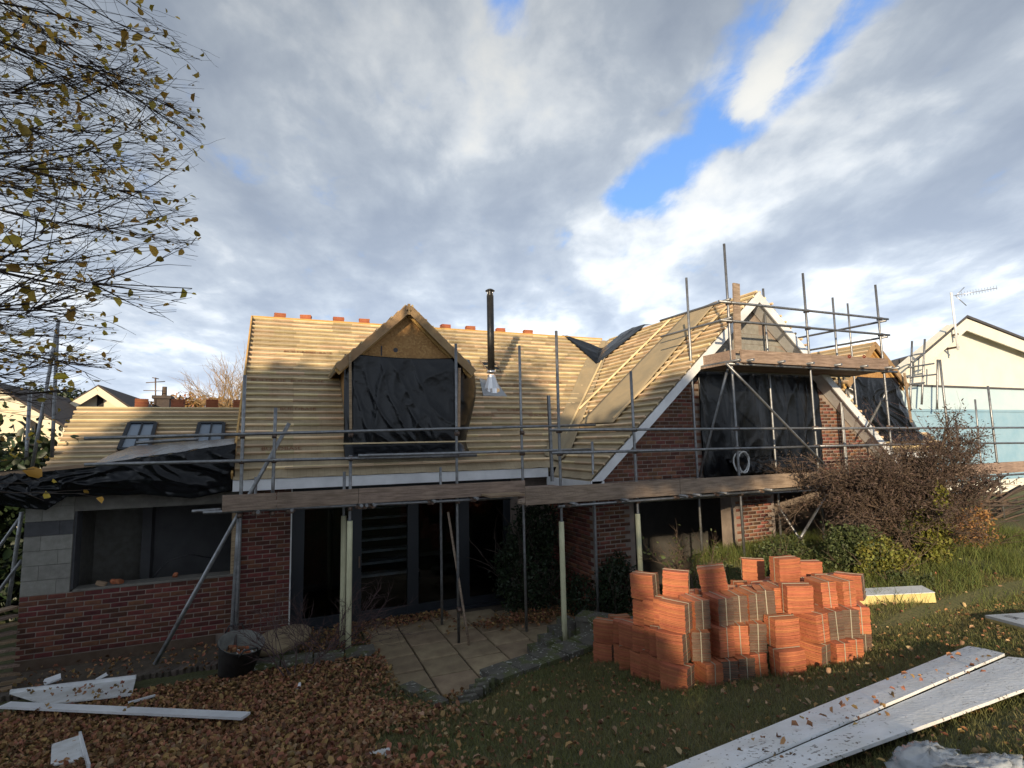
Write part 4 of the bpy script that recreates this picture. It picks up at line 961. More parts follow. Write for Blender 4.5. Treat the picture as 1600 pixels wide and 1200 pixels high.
member(sy, 'standard', P(34, 800, 11.0), P(12, 950, 11.0), r=.03); member(sy, 'brace', P(34, 805, 11.2), P(-30, 895, 11.2), r=.024); member(sy, 'brace', P(34, 875, 10.9), P(-10, 935, 10.9), r=.024)

# ================================================================== NEIGHBOURING BUILDINGS
nb = root('neighbour_house', 'cream rendered neighbouring gable with blue membrane below at the right', 'house')
NY = 11.0
ap, le, re = P(1493, 500, NY), P(1415, 566, NY), P(1640, 556, NY)
MB().prism([(le.x, NY, 4.6), (26.2, NY, 4.6), (26.2, NY, re.z-.2), (ap.x, NY, ap.z-.12), (le.x, NY, le.z-.1)], (0, .3, 0)).build('gable_wall', m_render, nb)
for a, b, nm in ((ap, le, 'barge_board'), (ap, re, 'barge_board')):
    d = (b-a).normalized(); MB().prism([a+Vector((0, -.3, .0)), b+Vector((0, -.3, 0)), b+Vector((0, -.3, -.42)), a+Vector((0, -.3, -.42))], (0, .05, 0)).build('barge_board', m_render, nb)
    MB().prism([a+Vector((0, -.36, .02)), b+Vector((0, -.36, .02)), b+Vector((0, -.36, .10)), a+Vector((0, -.36, .10))], (7.6, 4.1, 0)).build('roof_slope', m_slate, nb)
l0, l1 = P(1415, 603, NY-.1), P(1640, 577, NY-.1)
zt_ = 4.66
MB().box(17.2, 26.4, NY-.3, NY-.05, 3.95, zt_).build('upper_band', m_bluepale, nb)
MB().box(17.2, 26.4, NY-.33, NY-.0, zt_, zt_+.06).build('flashing', m_slate, nb)
MB().box(17.2, 26.4, NY-.31, NY-.05, 3.88, 3.945).build('lap_strip', m_blue, nb)
MB().box(17.2, 26.4, NY-.28, NY-.05, 1.6, 3.88).build('blue_wall', m_blue, nb)
MB().box(17.2, 26.4, NY-.27, NY-.05, 0.4, 1.6).build('base_wall', m_render, nb)
MB().box(17.2, 17.4, NY-.05, NY+8, 0, 4.66).build('side_wall', m_blue, nb)
MB().box(26.2, 26.4, NY-.05, NY+8, 0, 5).build('side_wall', m_blue, nb)
rs = MB().prism([P(1400, 563, 14), P(1455, 548, 14), P(1455, 590, 14), P(1400, 600, 14)], (0, .4, 0)).build('rear_roof', m_slate, nb)
ae = root('television_aerial', 'white mast with long toothed aerial on the cream neighbouring gable', 'aerial')
am = [P(1486, 457, NY-.5), P(1497, 547, NY-.5)]
MB().tube(am, .035, 8).build('mast', m_white, ae)
tip, hub = P(1558, 450, NY-1.2), P(1490, 462, NY-.5)
MB().tube([hub, tip], .012, 6).build('boom', m_alu, ae)
for k in range(14):
    p = hub.lerp(tip, .12+.87*k/13); MB().tube([p+Vector((0, 0, -.08)), p+Vector((0, 0, .08))], .006, 5).build('element', m_alu, ae)
for dz in (-.32, .3):
    MB().tube([hub+Vector((.12, 0, 0)), hub+Vector((.45, -.1, dz))], .014, 5).build('reflector', m_alu, ae)
for pz in ((1497, 522), (1498, 542)):
    a = P(*pz, NY-.5); MB().bar(a, a+Vector((.1, .5, .0)), .05, .06).build('bracket', m_steeldark, ae)
def tudor(label, ax, ay, Y, half, dep, slope):
    t = root('neighbour_house', label, 'house'); a = P(ax, ay, Y); ez = a.z-half*slope
    MB().prism([(a.x-half, Y, -1), (a.x+half, Y, -1), (a.x+half, Y, ez), (a.x, Y, a.z-.15), (a.x-half, Y, ez)], (0, dep, 0)).build('wall', m_whiterender, t)
    for s in (-1, 1):
        e = Vector((a.x+s*(half+.5), 0, a.z-(half+.5)*slope))
        MB().prism([(a.x, Y-.5, a.z+.12), (e.x, Y-.5, e.z+.12), (e.x, Y-.5, e.z), (a.x, Y-.5, a.z)], (0, dep+1, 0)).build('roof_slope', m_rooftile, t)
        MB().prism([(a.x, Y-.56, a.z+.02), (e.x, Y-.56, e.z+.02), (e.x, Y-.56, e.z-.38), (a.x, Y-.56, a.z-.38)], (0, .05, 0)).build('barge_board', m_whiterender, t)
    for k in range(-3, 4):
        x = a.x + k*half/3.6; top = a.z-.35-abs(x-a.x)*slope
        if top > ez-.3: MB().box(x-.13, x+.13, Y-.04, Y, ez-.6, top).build('timber', m_tudor, t)
    MB().box(a.x-half, a.x+half, Y-.05, Y, ez-.95, ez-.6).build('timber', m_tudor, t)
    return t
tudor('white half timbered house with tall gable behind the annexe', 158, 606, 34, 4.6, 9, .78)
t2 = tudor('half timbered house with dark roof at the far left edge', -12, 600, 27, 5.0, 12, .70)
for (x0, y0, x1, y1) in ((38, 662, 54, 695),):
    a, b = P(x0, y0, 26.94), P(x1, y1, 26.94); w = MB().box(a.x, b.x, 26.9, 26.97, b.z, a.z).build('window', m_tudor, t2)
    for k in range(4): MB().box(a.x+.05, b.x-.05, 26.88, 26.9, a.z-.25-k*.26, a.z-.19-k*.26).build('glazing_bar', m_whiterender, w)
ch = root('chimney', 'brick chimney stack with pots rising beyond the annexe ridge', 'chimney')
c = P(252, 634, 40)
MB().box(c.x-.42, c.x+.42, 40, 41.0, -1, c.z+.45).build('stack', m_rooftile, ch); MB().box(c.x-.52, c.x+.52, 39.9, 41.1, c.z+.45, c.z+.65).build('corbel', m_rooftile, ch)
MB().lathe([(.15, 0), (.13, .6), (.001, .6)], (c.x+.05, 40.5, c.z+.65), 10).build('pot', m_palebark, ch)
ca = root('television_aerial', 'thin distant aerial on the chimney beyond the annexe', 'aerial')
a0 = P(243, 634, 40); MB().tube([a0, P(243, 590, 40)], .04, 6).build('mast', m_steeldark, ca)
MB().tube([P(228, 598, 40), P(258, 596, 40)], .03, 6).build('boom', m_steeldark, ca); MB().tube([P(238, 590, 40), P(248, 592, 40)], .03, 6).build('boom', m_steeldark, ca)
MB().tube([P(224, 610, 40), P(258, 611, 40)], .025, 6).build('boom', m_steeldark, ca)

# ================================================================== FOLIAGE HELPERS
def leaf_cloud(name, pts, size, mat, parent=None, var=.5, flat=0.0, curl=.25, elong=1.0, smin=None):
    pts = np.asarray(pts); n = len(pts)
    d = rng.normal(size=(n, 3)); d[:, 2] *= (1-flat); d /= np.linalg.norm(d, axis=1)[:, None]
    nrm = rng.normal(size=(n, 3)); nrm[:, 2] += flat*4; s = np.cross(d, nrm); s /= np.linalg.norm(s, axis=1)[:, None]+1e-9; u = np.cross(s, d)
    L = size*(1-var+2*var*rng.random(n))[:, None]; W = L*.27/elong; cu = (curl*(.3+1.4*rng.random(n)))[:, None]
    a = pts; b = pts + d*L*.28 + s*W*.85 + u*L*cu*.35; c = pts + d*L*.66 + s*W*.8 + u*L*cu*.30; t = pts + d*L*(1-.25*cu) - u*L*cu*.15
    e = pts + d*L*.66 - s*W*.8 + u*L*cu*.30; g = pts + d*L*.28 - s*W*.85 + u*L*cu*.35; m1 = pts + d*L*.30; m2 = pts + d*L*.68 - u*L*cu*.05
    v = np.stack([a, b, c, t, e, g, m1, m2], 1).reshape(-1, 3); i = np.arange(n)[:, None]*8
    f = np.concatenate([i+np.array([q]) for q in ((0, 1, 6), (1, 2, 7), (1, 7, 6), (2, 3, 7), (3, 4, 7), (4, 5, 6), (4, 6, 7), (5, 0, 6))], 1).reshape(-1, 3)
    o = npmesh(name, v, f, mat, parent); tag(o, kind='stuff'); return o
def blob_pts(c, r, n, shell=.55, seed=0, low=None):
    d = rng.normal(size=(n, 3)); d /= np.linalg.norm(d, axis=1)[:, None]
    k = (shell + (1-shell)*rng.random(n)**.7)
    lump = np.array([1 + .42*mnoise.noise(Vector((q[0]*2.2+seed, q[1]*2.2, q[2]*2.2))) for q in d])
    p = np.array(c) + d*(k*lump)[:, None]*np.array(r)
    return p if low is None else p[p[:, 2] > low]
def twigs(name, mat, parent, base, n, length, spread, r0, seed, levels=2, upb=.6, sides=4, ret=None):
    rs = random.Random(seed); m = MB(); tips = []
    def grow(p, d, l, r, lev):
        pts = [p]; k = 4
        for i in range(k):
            d = (d + Vector((rs.gauss(0, .16), rs.gauss(0, .16), rs.gauss(0, .12)+.05*upb))).normalized(); pts.append(pts[-1]+d*l/k)
            if lev > 0 and i >= 1:
                for _ in range(2): grow(pts[-1], (d+Vector((rs.gauss(0, spread), rs.gauss(0, spread), rs.gauss(0, spread*.7)))).normalized(), l*rs.uniform(.35, .65), r*.55, lev-1)
        m.tube(pts, [r*(1-.75*i/k) for i in range(k+1)], sides, caps=False); tips.extend(pts[2:])
    for i in range(n):
        t = rs.uniform(0, 2*math.pi); d = Vector((math.cos(t)*spread, math.sin(t)*spread, upb)).normalized()
        grow(Vector(base)+Vector((rs.gauss(0, .04), rs.gauss(0, .04), 0)), d, length*rs.uniform(.7, 1.1), r0, levels)
    o = m.build(name, mat, parent, fix=False)
    return o, tips
def plant(name, label, cat, group=None): return root(name, label, cat, group)

# evergreen climber by the patio doors
ev = plant('evergreen_bush', 'dark evergreen bush growing beside the glazed doors', 'bush')
c = P(830, 905, 9.6)
twigs('stems', m_bark, ev, (c.x, 9.7, 0), 7, 1.5, .35, .02, 3, 1)
leaf_cloud('foliage', np.concatenate([blob_pts((c.x, 9.75, .75), (.62, .5, .85), 5200, .6, 2, .03), blob_pts((c.x+.25, 9.85, 1.5), (.42, .4, .62), 2600, .6, 5)]), .065, m_ever, ev)
iv = plant('ivy_clump', 'dark ivy clump at the corner of the gable wing behind the tiles', 'ivy')
leaf_cloud('foliage', np.concatenate([blob_pts((5.55, 8.55, .55), (.42, .22, .6), 2200, .5, 3, .0), blob_pts((5.1, 9.0, .35), (.35, .5, .4), 1200, .5, 9, .0)]), .06, m_ever, iv)
twigs('stems', m_bark, iv, (5.5, 8.6, 0), 4, .8, .3, .012, 5, 1)
# bare reddish shrubs left of the patio
bs = plant('bare_shrub', 'leafless purplish shrub in front of the left glass door', 'shrub')
twigs('branches', m_twig, bs, (.72, 8.75, .1), 11, .85, .62, .009, 11, 2)
bs2 = plant('bare_shrub', 'bare spiky shrub rising from the fallen leaves beside the tub', 'shrub')
q = PG(462, 1062); twigs('branches', m_twig, bs2, (q.x, q.y, q.z-.03), 6, .75, .55, .011, 23, 2)
rose = plant('rose_bush', 'straggly rose bush with few leaves behind the stacked tiles', 'bush')
q = P(1085, 880, 7.2); o, tips = twigs('branches', m_palebark, rose, (q.x, 7.2, .55), 10, .85, .5, .009, 31, 2)
leaf_cloud('leaves', np.array([tuple(t) for t in tips[::7]]), .06, m_green, rose)

# withered maple on the right
mp_ = plant('maple_shrub', 'broad brown withered maple shrub in front of the right scaffold', 'shrub')
mb = P(1418, 905, 6.3); mb.z = 1.1
rs = random.Random(5); m = MB(); ends = []
def limb(p, d, l, r, lev):
    pts = [p]; k = 6
    for i in range(k):
        d = (d+Vector((rs.gauss(0, .15), rs.gauss(0, .15), rs.gauss(0, .10)))).normalized(); pts.append(pts[-1]+d*l/k)
        if lev > 0 and i >= 1:
            for _ in range(2): limb(pts[-1], (d+Vector((rs.gauss(0, .6), rs.gauss(0, .5), rs.gauss(.05, .4)))).normalized(), l*rs.uniform(.4, .62), r*.55, lev-1)
    m.tube(pts, [r*(1-.7*i/k) for i in range(k+1)], 5 if lev > 1 else 3, caps=False)
    if lev < 2: ends.extend(pts[1:])
for k in range(7):
    t = k*.9+.3; limb(mb+Vector((rs.gauss(0, .06), rs.gauss(0, .06), 0)), Vector((math.cos(t)*.75-.38, math.sin(t)*.5, 1.15)).normalized(), 1.42*rs.uniform(.8, 1.1), .026, 3)
m.build('branches', m_palebark, mp_, fix=False)
E_ = np.array([tuple(p) for p in ends]); E_ = E_[E_[:, 2] > 1.7]
idx = rng.integers(0, len(E_), 21000)
leaf_cloud('foliage', E_[idx]+rng.normal(size=(len(idx), 3))*.07, .05, m_maple, mp_, elong=1.7)
# sprigs with dark leaves rising above it
sp = plant('leafy_sapling', 'thin sapling with dark leaves against the blue membrane wall', 'sapling')
q = P(1490, 800, 7.0); o, tips = twigs('branches', m_twig, sp, (q.x, 7.0, 1.2), 6, 1.9, .30, .010, 47, 2)
leaf_cloud('leaves', np.array([tuple(t) for t in tips if t.z > 2.4][::4]), .07, m_maple, sp)

def bush(name, label, c, r, n, size, mat, seed, twn=5):
    t = plant(name, label, 'bush'); twigs('stems', m_palebark, t, (c[0], c[1], c[2]-r[2]*.9), twn, r[2]*1.6, .5, .010, seed, 1)
    leaf_cloud('foliage', np.concatenate([blob_pts(c, r, int(n*.55), .2, seed, c[2]-r[2]*.95)]+[blob_pts((c[0]+rng.normal()*r[0]*.75, c[1]+rng.normal()*r[1]*.5, c[2]+rng.normal()*r[2]*.5), (r[0]*.38, r[1]*.4, r[2]*.42), int(n*.09), .2, seed+q_) for q_ in range(6)]), size, mat, t); return t
def at_(px, py, Y, dz=0): p = P(px, py, Y); return (p.x, p.y, p.z+dz)
bush('lime_bush', 'lime yellow leafed bush under the right side of the maple', at_(1458, 835, 5.75), (.36, .3, .62), 3000, .055, m_lime, 3)
bush('lime_bush', 'small yellow green bush among the grass below the maple', at_(1380, 880, 5.7), (.42, .3, .42), 2200, .05, m_lime, 8)
bush('green_bush', 'mid green bush left of the maple trunk beside the raking tube', at_(1335, 865, 6.0), (.6, .45, .48), 4200, .05, m_green, 13)
bush('green_bush', 'low dark bush at the end of the yellow insulation board', at_(1405, 915, 5.3), (.25, .25, .2), 1100, .045, m_green, 17)
bush('green_bush', 'dense green bush at the right edge below the woodpile', at_(1590, 885, 6.2), (.9, .5, .42), 5200, .05, m_green, 21)
bush('autumn_bush', 'reddish brown bush right of the lime bush under the boards', at_(1520, 830, 6.2), (.42, .4, .5), 2200, .05, m_autumn, 27)
bush('green_bush', 'shaded bush behind the tiles below the wing scaffold', at_(1225, 870, 7.0), (.55, .4, .38), 3000, .05, m_green, 29)
# woodpile
wp = plant('woodpile', 'heap of grey branches and timber at the right edge under the scaffold', 'woodpile')
for k in range(34):
    a = P(1500+rs.uniform(0, 60), 770+rs.uniform(0, 70), 7.4+rs.uniform(0, .6)); d = Vector((rs.uniform(.8, 2.4), rs.uniform(-.4, .4), rs.uniform(-.1, .6)))
    MB().tube([a, a+d*.5+Vector((0, 0, rs.uniform(-.05, .05))), a+d], rs.uniform(.012, .035), 5).build('branch', m_palebark if k % 3 else m_bark, wp)
# autumn tree and hedge on the skyline
at1 = plant('autumn_tree', 'pale bare autumn tree rising behind the annexe ridge', 'tree')
q = P(372, 640, 30); MB().tube([(q.x, 30, -1), (q.x, 30, q.z)], [.2, .1], 7).build('trunk', m_palebark, at1)
o, tips = twigs('crown', M('straw_twig', (.36, .24, .12), .9), at1, (q.x, 30, q.z-1.2), 26, 2.6, .40, .03, 61, 2, sides=3, upb=.8)
for k, (px, py, Y, r_, mt, lb) in enumerate(((305, 640, 45, (3.6, 1.5, 1.0), m_autumn, 'rusty autumn hedge top beyond the annexe ridge tile stacks'), (85, 634, 45, (2.4, 2, 1.4), m_ever, 'dark distant tree between the two half timbered houses'), (0, 850, 14.5, (2.3, 1.2, 2.3), m_ever, 'dark hedge behind the raking props at the left edge'))):
    t = plant('hedge' if k != 1 else 'distant_tree', lb, 'hedge' if k != 1 else 'tree'); c = at_(px, py, Y)
    leaf_cloud('foliage', blob_pts(c, r_, 4500 if k < 2 else 12000, .3, k), .22 if Y > 30 else .2, mt, t); MB().tube([(c[0], c[1], -1), (c[0], c[1], c[2])], .1, 6).build('trunk', m_bark, t)

# ================================================================== FOREGROUND TREE (trunk left of the frame)
ft = plant('cherry_tree', 'nearly bare tree with thin dark branches and yellow leaves at the left edge', 'tree')
tb_ = Vector((-3.75, 2.75, 0)); tb_.z = G0(tb_.x, tb_.y)-.1
rs = random.Random(21); m = MB(); lv = []
tr = [tb_, tb_+Vector((.05, 0, 1.5)), tb_+Vector((0, .1, 3.2)), tb_+Vector((.1, .05, 5.2)), tb_+Vector((.05, 0, 7.5))]
MB().tube(tr, [.17, .13, .10, .07, .03], 10).build('trunk', m_bark, ft)
LO = [0]
def keepin(p):
    q = p-EYE; zc = q.dot(FW)
    if q.length < 2.3: return False
    if zc > .3:
        px, py = 800+F_PX*q.dot(RT)/zc, 600-F_PX*q.dot(UP)/zc
        lim = 335 - 110*smooth((120-py)/150) - 60*smooth((py-420)/160) - 120*smooth((py-600)/80)
        if px > lim + LO[0] or py > 790: return False
    return True
def branch(p, d, l, r, lev, droop):
    pts = [p]; k = 9 if lev == 2 else 5
    for i in range(k):
        w_ = (.16, .12, .07)[lev]
        d = (d+Vector((rs.gauss(0, w_), rs.gauss(0, w_), rs.gauss(.03 if lev < 2 else 0, w_*.8)-droop))).normalized(); nx = pts[-1]+d*l/k
        if not keepin(nx): break
        pts.append(nx)
        if lev > 0 and i >= (2 if lev == 2 else 0):
            for _ in range(3 if lev == 2 else 2): branch(pts[-1], (d+Vector((rs.gauss(0, .30), rs.gauss(0, .30), rs.gauss(.04, .24)))).normalized(), l*rs.uniform(.22, .42), r*.45, lev-1, droop*.5)
    if len(pts) < 2: return
    m.tube(pts, [max(.0011, r*(1-.8*i/(len(pts)-1))) for i in range(len(pts))], 5 if lev == 2 else 3, caps=False)
    if lev == 0: lv.extend(pts[1:])
for k in range(58):
    LO[0] = min(20, rs.gauss(-60, 60))
    t = rs.uniform(.25, .98); i = min(int(t*4), 3); p = tr[i].lerp(tr[i+1], t*4-i)
    a = rad(rs.uniform(-12, 78)); up = rs.uniform(-.12, .35) if t < .5 else rs.uniform(-.05, .5)
    branch(p, Vector((math.cos(a), math.sin(a), up)).normalized(), rs.uniform(2.7, 3.9), .0125*(1.2-.5*t), 2, .012)
m.build('branches', m_bark, ft, fix=False)
LV = np.array([tuple(p) for p in lv]); pick = rng.random(len(LV)) < .15
leaf_cloud('leaves', LV[pick]+rng.normal(size=(pick.sum(), 3))*.01, .052, m_leafy, ft, curl=.5, elong=.92)

# ================================================================== TREES BEHIND THE CAMERA (they shade the lower house)
def conifer(p, s, top, w, k, lab):
    sx_, cx_ = math.sin(SUN_AZ), math.cos(SUN_AZ); x, y = s*sx_ + p*cx_, s*cx_ - p*sx_; g = G0(x, y)
    t = plant('conifer_tree', lab, 'tree', 'conifers behind the viewer'); hh = top-g
    MB().tube([(x, y, g-.2), (x, y, top-.4)], [.22, .04], 7).build('trunk', m_bark, t)
    prof = [(.15, g+.3), (w*.9, g+.8), (w, g+hh*.35), (w*.95, g+hh*.7), (w*.8, top-.9), (w*.4, top-.25), (.02, top)]
    mm = MB().lathe(prof, (x, y, 0), 14); mm.v = [(a+.25*mnoise.noise(Vector((a, b, c_))), b+.25*mnoise.noise(Vector((b, a, c_))), c_+.2*mnoise.noise(Vector((a*2, b*2, 3)))) for a, b, c_ in mm.v]
    n = 1500; tt = rng.random(n)*2*math.pi; hq_ = rng.random(n); rr_ = np.interp(g+.3+hq_*(hh-.3), [q_[1] for q_ in prof], [q_[0] for q_ in prof])*1.05
    leaf_cloud('foliage', np.stack([x+rr_*np.cos(tt), y+rr_*np.sin(tt), g+.3+hq_*(hh-.3)], 1), .35, m_ever, t)
    mm.build('crown', m_ever, t)
def topz(p):
    if p < -6: return 12.5
    if p < -3.2: return 12.8
    if p < -2.2: return 12.3
    if p < -1.2: return 11.3
    return 7.3 if p < 1.5 else 6.8
shade_tree = plant('added_shade_tree', 'added round crowned evergreen behind the viewer that shades the gable wing', 'tree')  # unseen crown added to keep sun off the gable wing bricks
_x, _y = -18.6*math.sin(SUN_AZ)+.35*math.cos(SUN_AZ), -18.6*math.cos(SUN_AZ)-.35*math.sin(SUN_AZ); _g = G0(_x, _y)
MB().tube([(_x, _y, _g-.2), (_x+.1, _y, 8.4), (_x, _y, 10.6)], [.2, .13, .05], 8).build('trunk', m_bark, shade_tree)
leaf_cloud('crown', blob_pts((_x, _y, 11.0), (1.55, 1.3, 1.15), 5200, .2, 4), .28, m_ever, shade_tree)
k = 5; p_ = -10.75
while p_ < 5.2:
    conifer(p_, -18 + .5*math.sin(k*1.7), topz(p_)+.35*math.sin(k*2.3)*(.4 if p_ > 0 else 1), .95, k, 'tall dark conifer in the row behind the viewer'); p_ += 1.05; k += 1

# ================================================================== STACKED ROOF TILES
BL, BW, BH = .265, .165, .262
def bundle_mesh(seed):
    r = random.Random(seed); m = MB(); n = 17; th = BH/n
    for k in range(n):
        z = k*th; dx, dy, a = r.uniform(-.004, .004), r.uniform(-.004, .004), r.uniform(-.012, .012); c, s = math.cos(a), math.sin(a)
        secs = []
        for t in (-1, -.33, .33, 1):
            x = t*BL/2; cam_ = .007*(t*t) ; row = []
            for (yy, zz) in ((-BW/2, 0), (BW/2, 0), (BW/2, th-.0022), (-BW/2, th-.0022)):
                row.append((x*c-yy*s+dx, x*s+yy*c+dy, z+zz+cam_))
            secs.append(row)
        b = len(m.v)
        for row in secs: m.v += row
        for i in range(3):
            for j in range(4): q0 = b+i*4+j; q1 = b+i*4+(j+1) % 4; m.f.append((q0, q0+4, q1+4, q1)); m.m.append(0); m.sm.append(False)
        m.f.append((b, b+1, b+2, b+3)); m.m.append(0); m.sm.append(False)
        m.f.append((b+12, b+15, b+14, b+13)); m.m.append(1); m.sm.append(False)
    return m.mesh('tiles', [m_tile, m_tiledark], True)
bmesh_v = [bundle_mesh(s) for s in range(4)]
st_ = MB(); w_, e_ = .004, .002
st_.box(-BL/2-e_-.003, -BL/2-.003, -w_, w_, 0, BH+.012); st_.box(BL/2+.003, BL/2+e_+.003, -w_, w_, 0, BH+.012); st_.box(-BL/2-e_, BL/2+e_, -w_, w_, BH+.007, BH+.011)
strap_me = st_.mesh('strap', m_strap, True)
def bundle(label, x, y, z, yaw, tilt=(0, 0)):
    t = thing('tile_bundle', label, 'tile bundle', (x, y, z), yaw, 'strapped bundles of clay roof tiles'); t.rotation_euler = (tilt[0], tilt[1], yaw)
    o = link('tiles', random.choice(bmesh_v), t); tag(o, kind='stuff'); link('strap', strap_me, t)
END, COR, LNG, BCK = rad(-107), rad(-58), rad(-17), rad(73)      # dark end to viewer, corner view, long side to viewer, light end to viewer
def gpile(x, y): return .27 + .26*(6.6-y) if y < 6.6 else .27 - .09*(y-6.6)
def put(px, Y, layer, yaw, lab, jz=0, tilt=(0, 0)):
    zg = gpile(0, Y)-.03 + layer*(BH+.012) + jz
    py = 1000
    for _ in range(6):
        p = P(px, py, Y); d = ray(px, py); py += (p.z-(zg+.13))*F_PX/max(2, Y)
    bundle(lab, p.x+random.uniform(-.015, .015), Y+random.uniform(-.03, .03), zg, yaw+random.gauss(0, .17), (tilt[0]+random.gauss(0, .018), tilt[1]+random.gauss(0, .018)))
LAY = ('bottom layer', 'second layer', 'third layer', 'top')
def rowset(layer, spec, where):
    for i, (px, Y, yaw) in enumerate(spec):
        kind = {END: 'dark ended', COR: 'corner', LNG: 'broadside', BCK: 'orange ended'}[yaw]
        put(px, Y, layer, yaw, f'{kind} tile bundle, {where}, {LAY[layer]}, {["first","second","third","fourth","fifth","sixth","seventh","eighth","ninth","tenth","eleventh","twelfth"][i]} from the left')
rowset(0, [(1057, 4.38, COR), (1100, 4.30, BCK), (1127, 4.26, END), (1152, 4.24, END), (1177, 4.22, BCK), (1226, 4.02, LNG), (1272, 4.02, COR), (1300, 3.98, BCK), (1322, 3.98, BCK), (1336, 4.1, END)], 'front row')
rowset(1, [(1052, 4.42, COR), (1094, 4.34, END), (1123, 4.30, BCK), (1150, 4.28, BCK), (1175, 4.26, END), (1223, 4.06, LNG), (1267, 4.06, BCK), (1293, 4.04, END), (1314, 4.02, END), (1333, 4.08, BCK)], 'front row')
rowset(2, [(1054, 4.46, COR), (1088, 4.42, END), (1118, 4.40, END), (1142, 4.42, END), (1168, 4.38, END), (1193, 4.36, END), (1214, 4.34, BCK), (1246, 4.14, LNG), (1284, 4.16, BCK), (1306, 4.16, BCK), (1330, 4.3, COR)], 'front row')
# rows behind, up to the same level
rowset(2, [(1046, 4.85, COR), (1082, 4.80, COR), (1135, 4.78, LNG), (1180, 4.76, LNG), (1222, 4.72, LNG), (1262, 4.6, LNG), (1296, 4.6, LNG)], 'second row of the pile')
rowset(2, [(1062, 5.2, LNG), (1108, 5.15, LNG), (1150, 5.1, LNG), (1192, 5.08, LNG), (1232, 5.0, LNG), (1268, 5.0, LNG)], 'third row of the pile')
rowset(2, [(1075, 5.6, LNG), (1125, 5.55, LNG), (1165, 5.5, LNG), (1205, 5.45, LNG)], 'back row of the pile')
put(1116, 4.62, 3, rad(-35), 'large tilted bundle of orange tiles on the crest of the pile above the front row', .0, (.10, -.12))
put(1056, 4.95, 3, COR, 'corner turned bundle on top of the pile near its left end')
put(1176, 5.5, 3, rad(-30), 'highest single bundle standing at the back of the pile')
put(1222, 4.62, 3, LNG, 'flat bundle with dark right end lying on the middle of the pile')
put(1262, 5.0, 3, LNG, 'bundle lying at the rear right of the pile top', -.1)
for ly in range(4): put(1010, 5.15, ly, COR, f'bundle in the tall left hand column of the pile, {["lowest","second","third","uppermost"][ly]}')
for ly in range(3): put(1040, 4.75, ly if ly < 2 else 2, COR, f'bundle on the shaded left flank behind the front corner, {["lowest","middle","upper"][ly]}') if ly < 2 else None
for ly in range(3): put(1028, 5.0, ly, COR, f'bundle in the shaded left flank between corner and tall column, {["lowest","middle","upper"][ly]}')
for ly in range(2): put(948, 6.35, ly, COR, f'bundle at the far left end of the pile beside the coping, {["lower","upper"][ly]}')
for ly in range(2): put(978, 6.0, ly, COR, f'bundle second from the far left end of the pile, {["lower","upper"][ly]}')
for ly in range(2): put(990, 5.6, ly, COR, f'bundle between far left end and tall column, {["lower","upper"][ly]}')
put(968, 6.6, 1, LNG, 'flat bundle behind the two far left bundles')
put(1110, 6.9, 0, LNG, 'shaded bundle lying apart behind the pile under the rose bush', .35); put(1132, 6.9, 0, LNG, 'second shaded bundle lying apart under the rose bush', .35)

# ================================================================== LOOSE THINGS ON THE GROUND
def g_(x, y, h=0): return Vector((x, y, G0(x, y)+h))
def board(name, label, cat, q, th, mat, edge=None, lift=.02):
    c = [PG(*p) for p in q]; n = (c[1]-c[0]).cross(c[3]-c[0]).normalized(); n = n if n.z > 0 else -n
    c[2] = c[1]+c[3]-c[0] if False else c[2]
    m = MB().hexa([p+Vector((0, 0, lift)) for p in c]+[p+Vector((0, 0, lift))+n*th for p in c])
    o = m.build(name, [mat]+([edge] if edge else []))
    tag(o, label, cat, kind='thing'); return o, c, n
def strip(name, label, cat, a, b, w, th, mat, lift=.03, parent=None):
    a, b = Vector(a), Vector(b); o = MB().bar(a+Vector((0, 0, lift)), b+Vector((0, 0, lift)), w, th).build(name, mat, parent)
    if not parent: tag(o, label, cat, kind='thing')
    return o
a, b = PG(6, 1117), PG(384, 1136)
strip('white_plank', 'long white plank lying across the fallen leaves at lower left', 'plank', a, b, .13, .025, m_white, .11)
pf = root('leaf_strewn_board', 'leaf strewn white panel with raised rim behind the long plank', 'panel')
c = [PG(12, 1098), PG(205, 1098), PG(214, 1070), PG(12, 1100)]
a1, a2, a3 = PG(15, 1094), PG(212, 1070), PG(205, 1097)
MB().prism([a1+Vector((0, 0, .07)), PG(70, 1112)+Vector((0, 0, .07)), a3+Vector((0, 0, .07)), a2+Vector((0, 0, .07))], (0, 0, .015)).build('sheet', m_whitedirty, pf)
MB().bar(a1+Vector((0, 0, .10)), a2+Vector((0, 0, .10)), .03, .05).build('rim', m_white, pf); MB().bar(PG(200, 1108)+Vector((0, 0, .07)), PG(242, 1096)+Vector((0, 0, .07)), .03, .02).build('rim', m_white, pf)
pf2 = root('framed_board', 'corner of a white framed panel among leaves at the bottom left', 'panel')
b1, b2, b3 = PG(80, 1175), PG(124, 1160), PG(134, 1199)
MB().prism([b1+Vector((0, 0, .06)), b2+Vector((0, 0, .06)), b3+Vector((0, 0, .06)), PG(78, 1210)+Vector((0, 0, .06))], (0, 0, .012)).build('sheet', m_whitedirty, pf2)
MB().bar(b2+Vector((0, 0, .08)), PG(138, 1215)+Vector((0, 0, .08)), .02, .05).build('rim', m_white, pf2)
for i, (px, py, sx_, sy_, rz, lb) in enumerate(((82, 1068, .18, .09, .3, 'torn white offcut lying against the brick path edge'), (158, 1064, .14, .05, .6, 'narrow white offcut on the path edge below the brick wall'))):
    q = PG(px, py); o = link('white_offcut', rbox_mesh('white_offcut', sx_, sy_, .012, .002, m_white, .012)); o.location = q+Vector((0, 0, .05)); o.rotation_euler = (.5, -.2, rz); tag(o, lb, 'offcut', kind='thing')
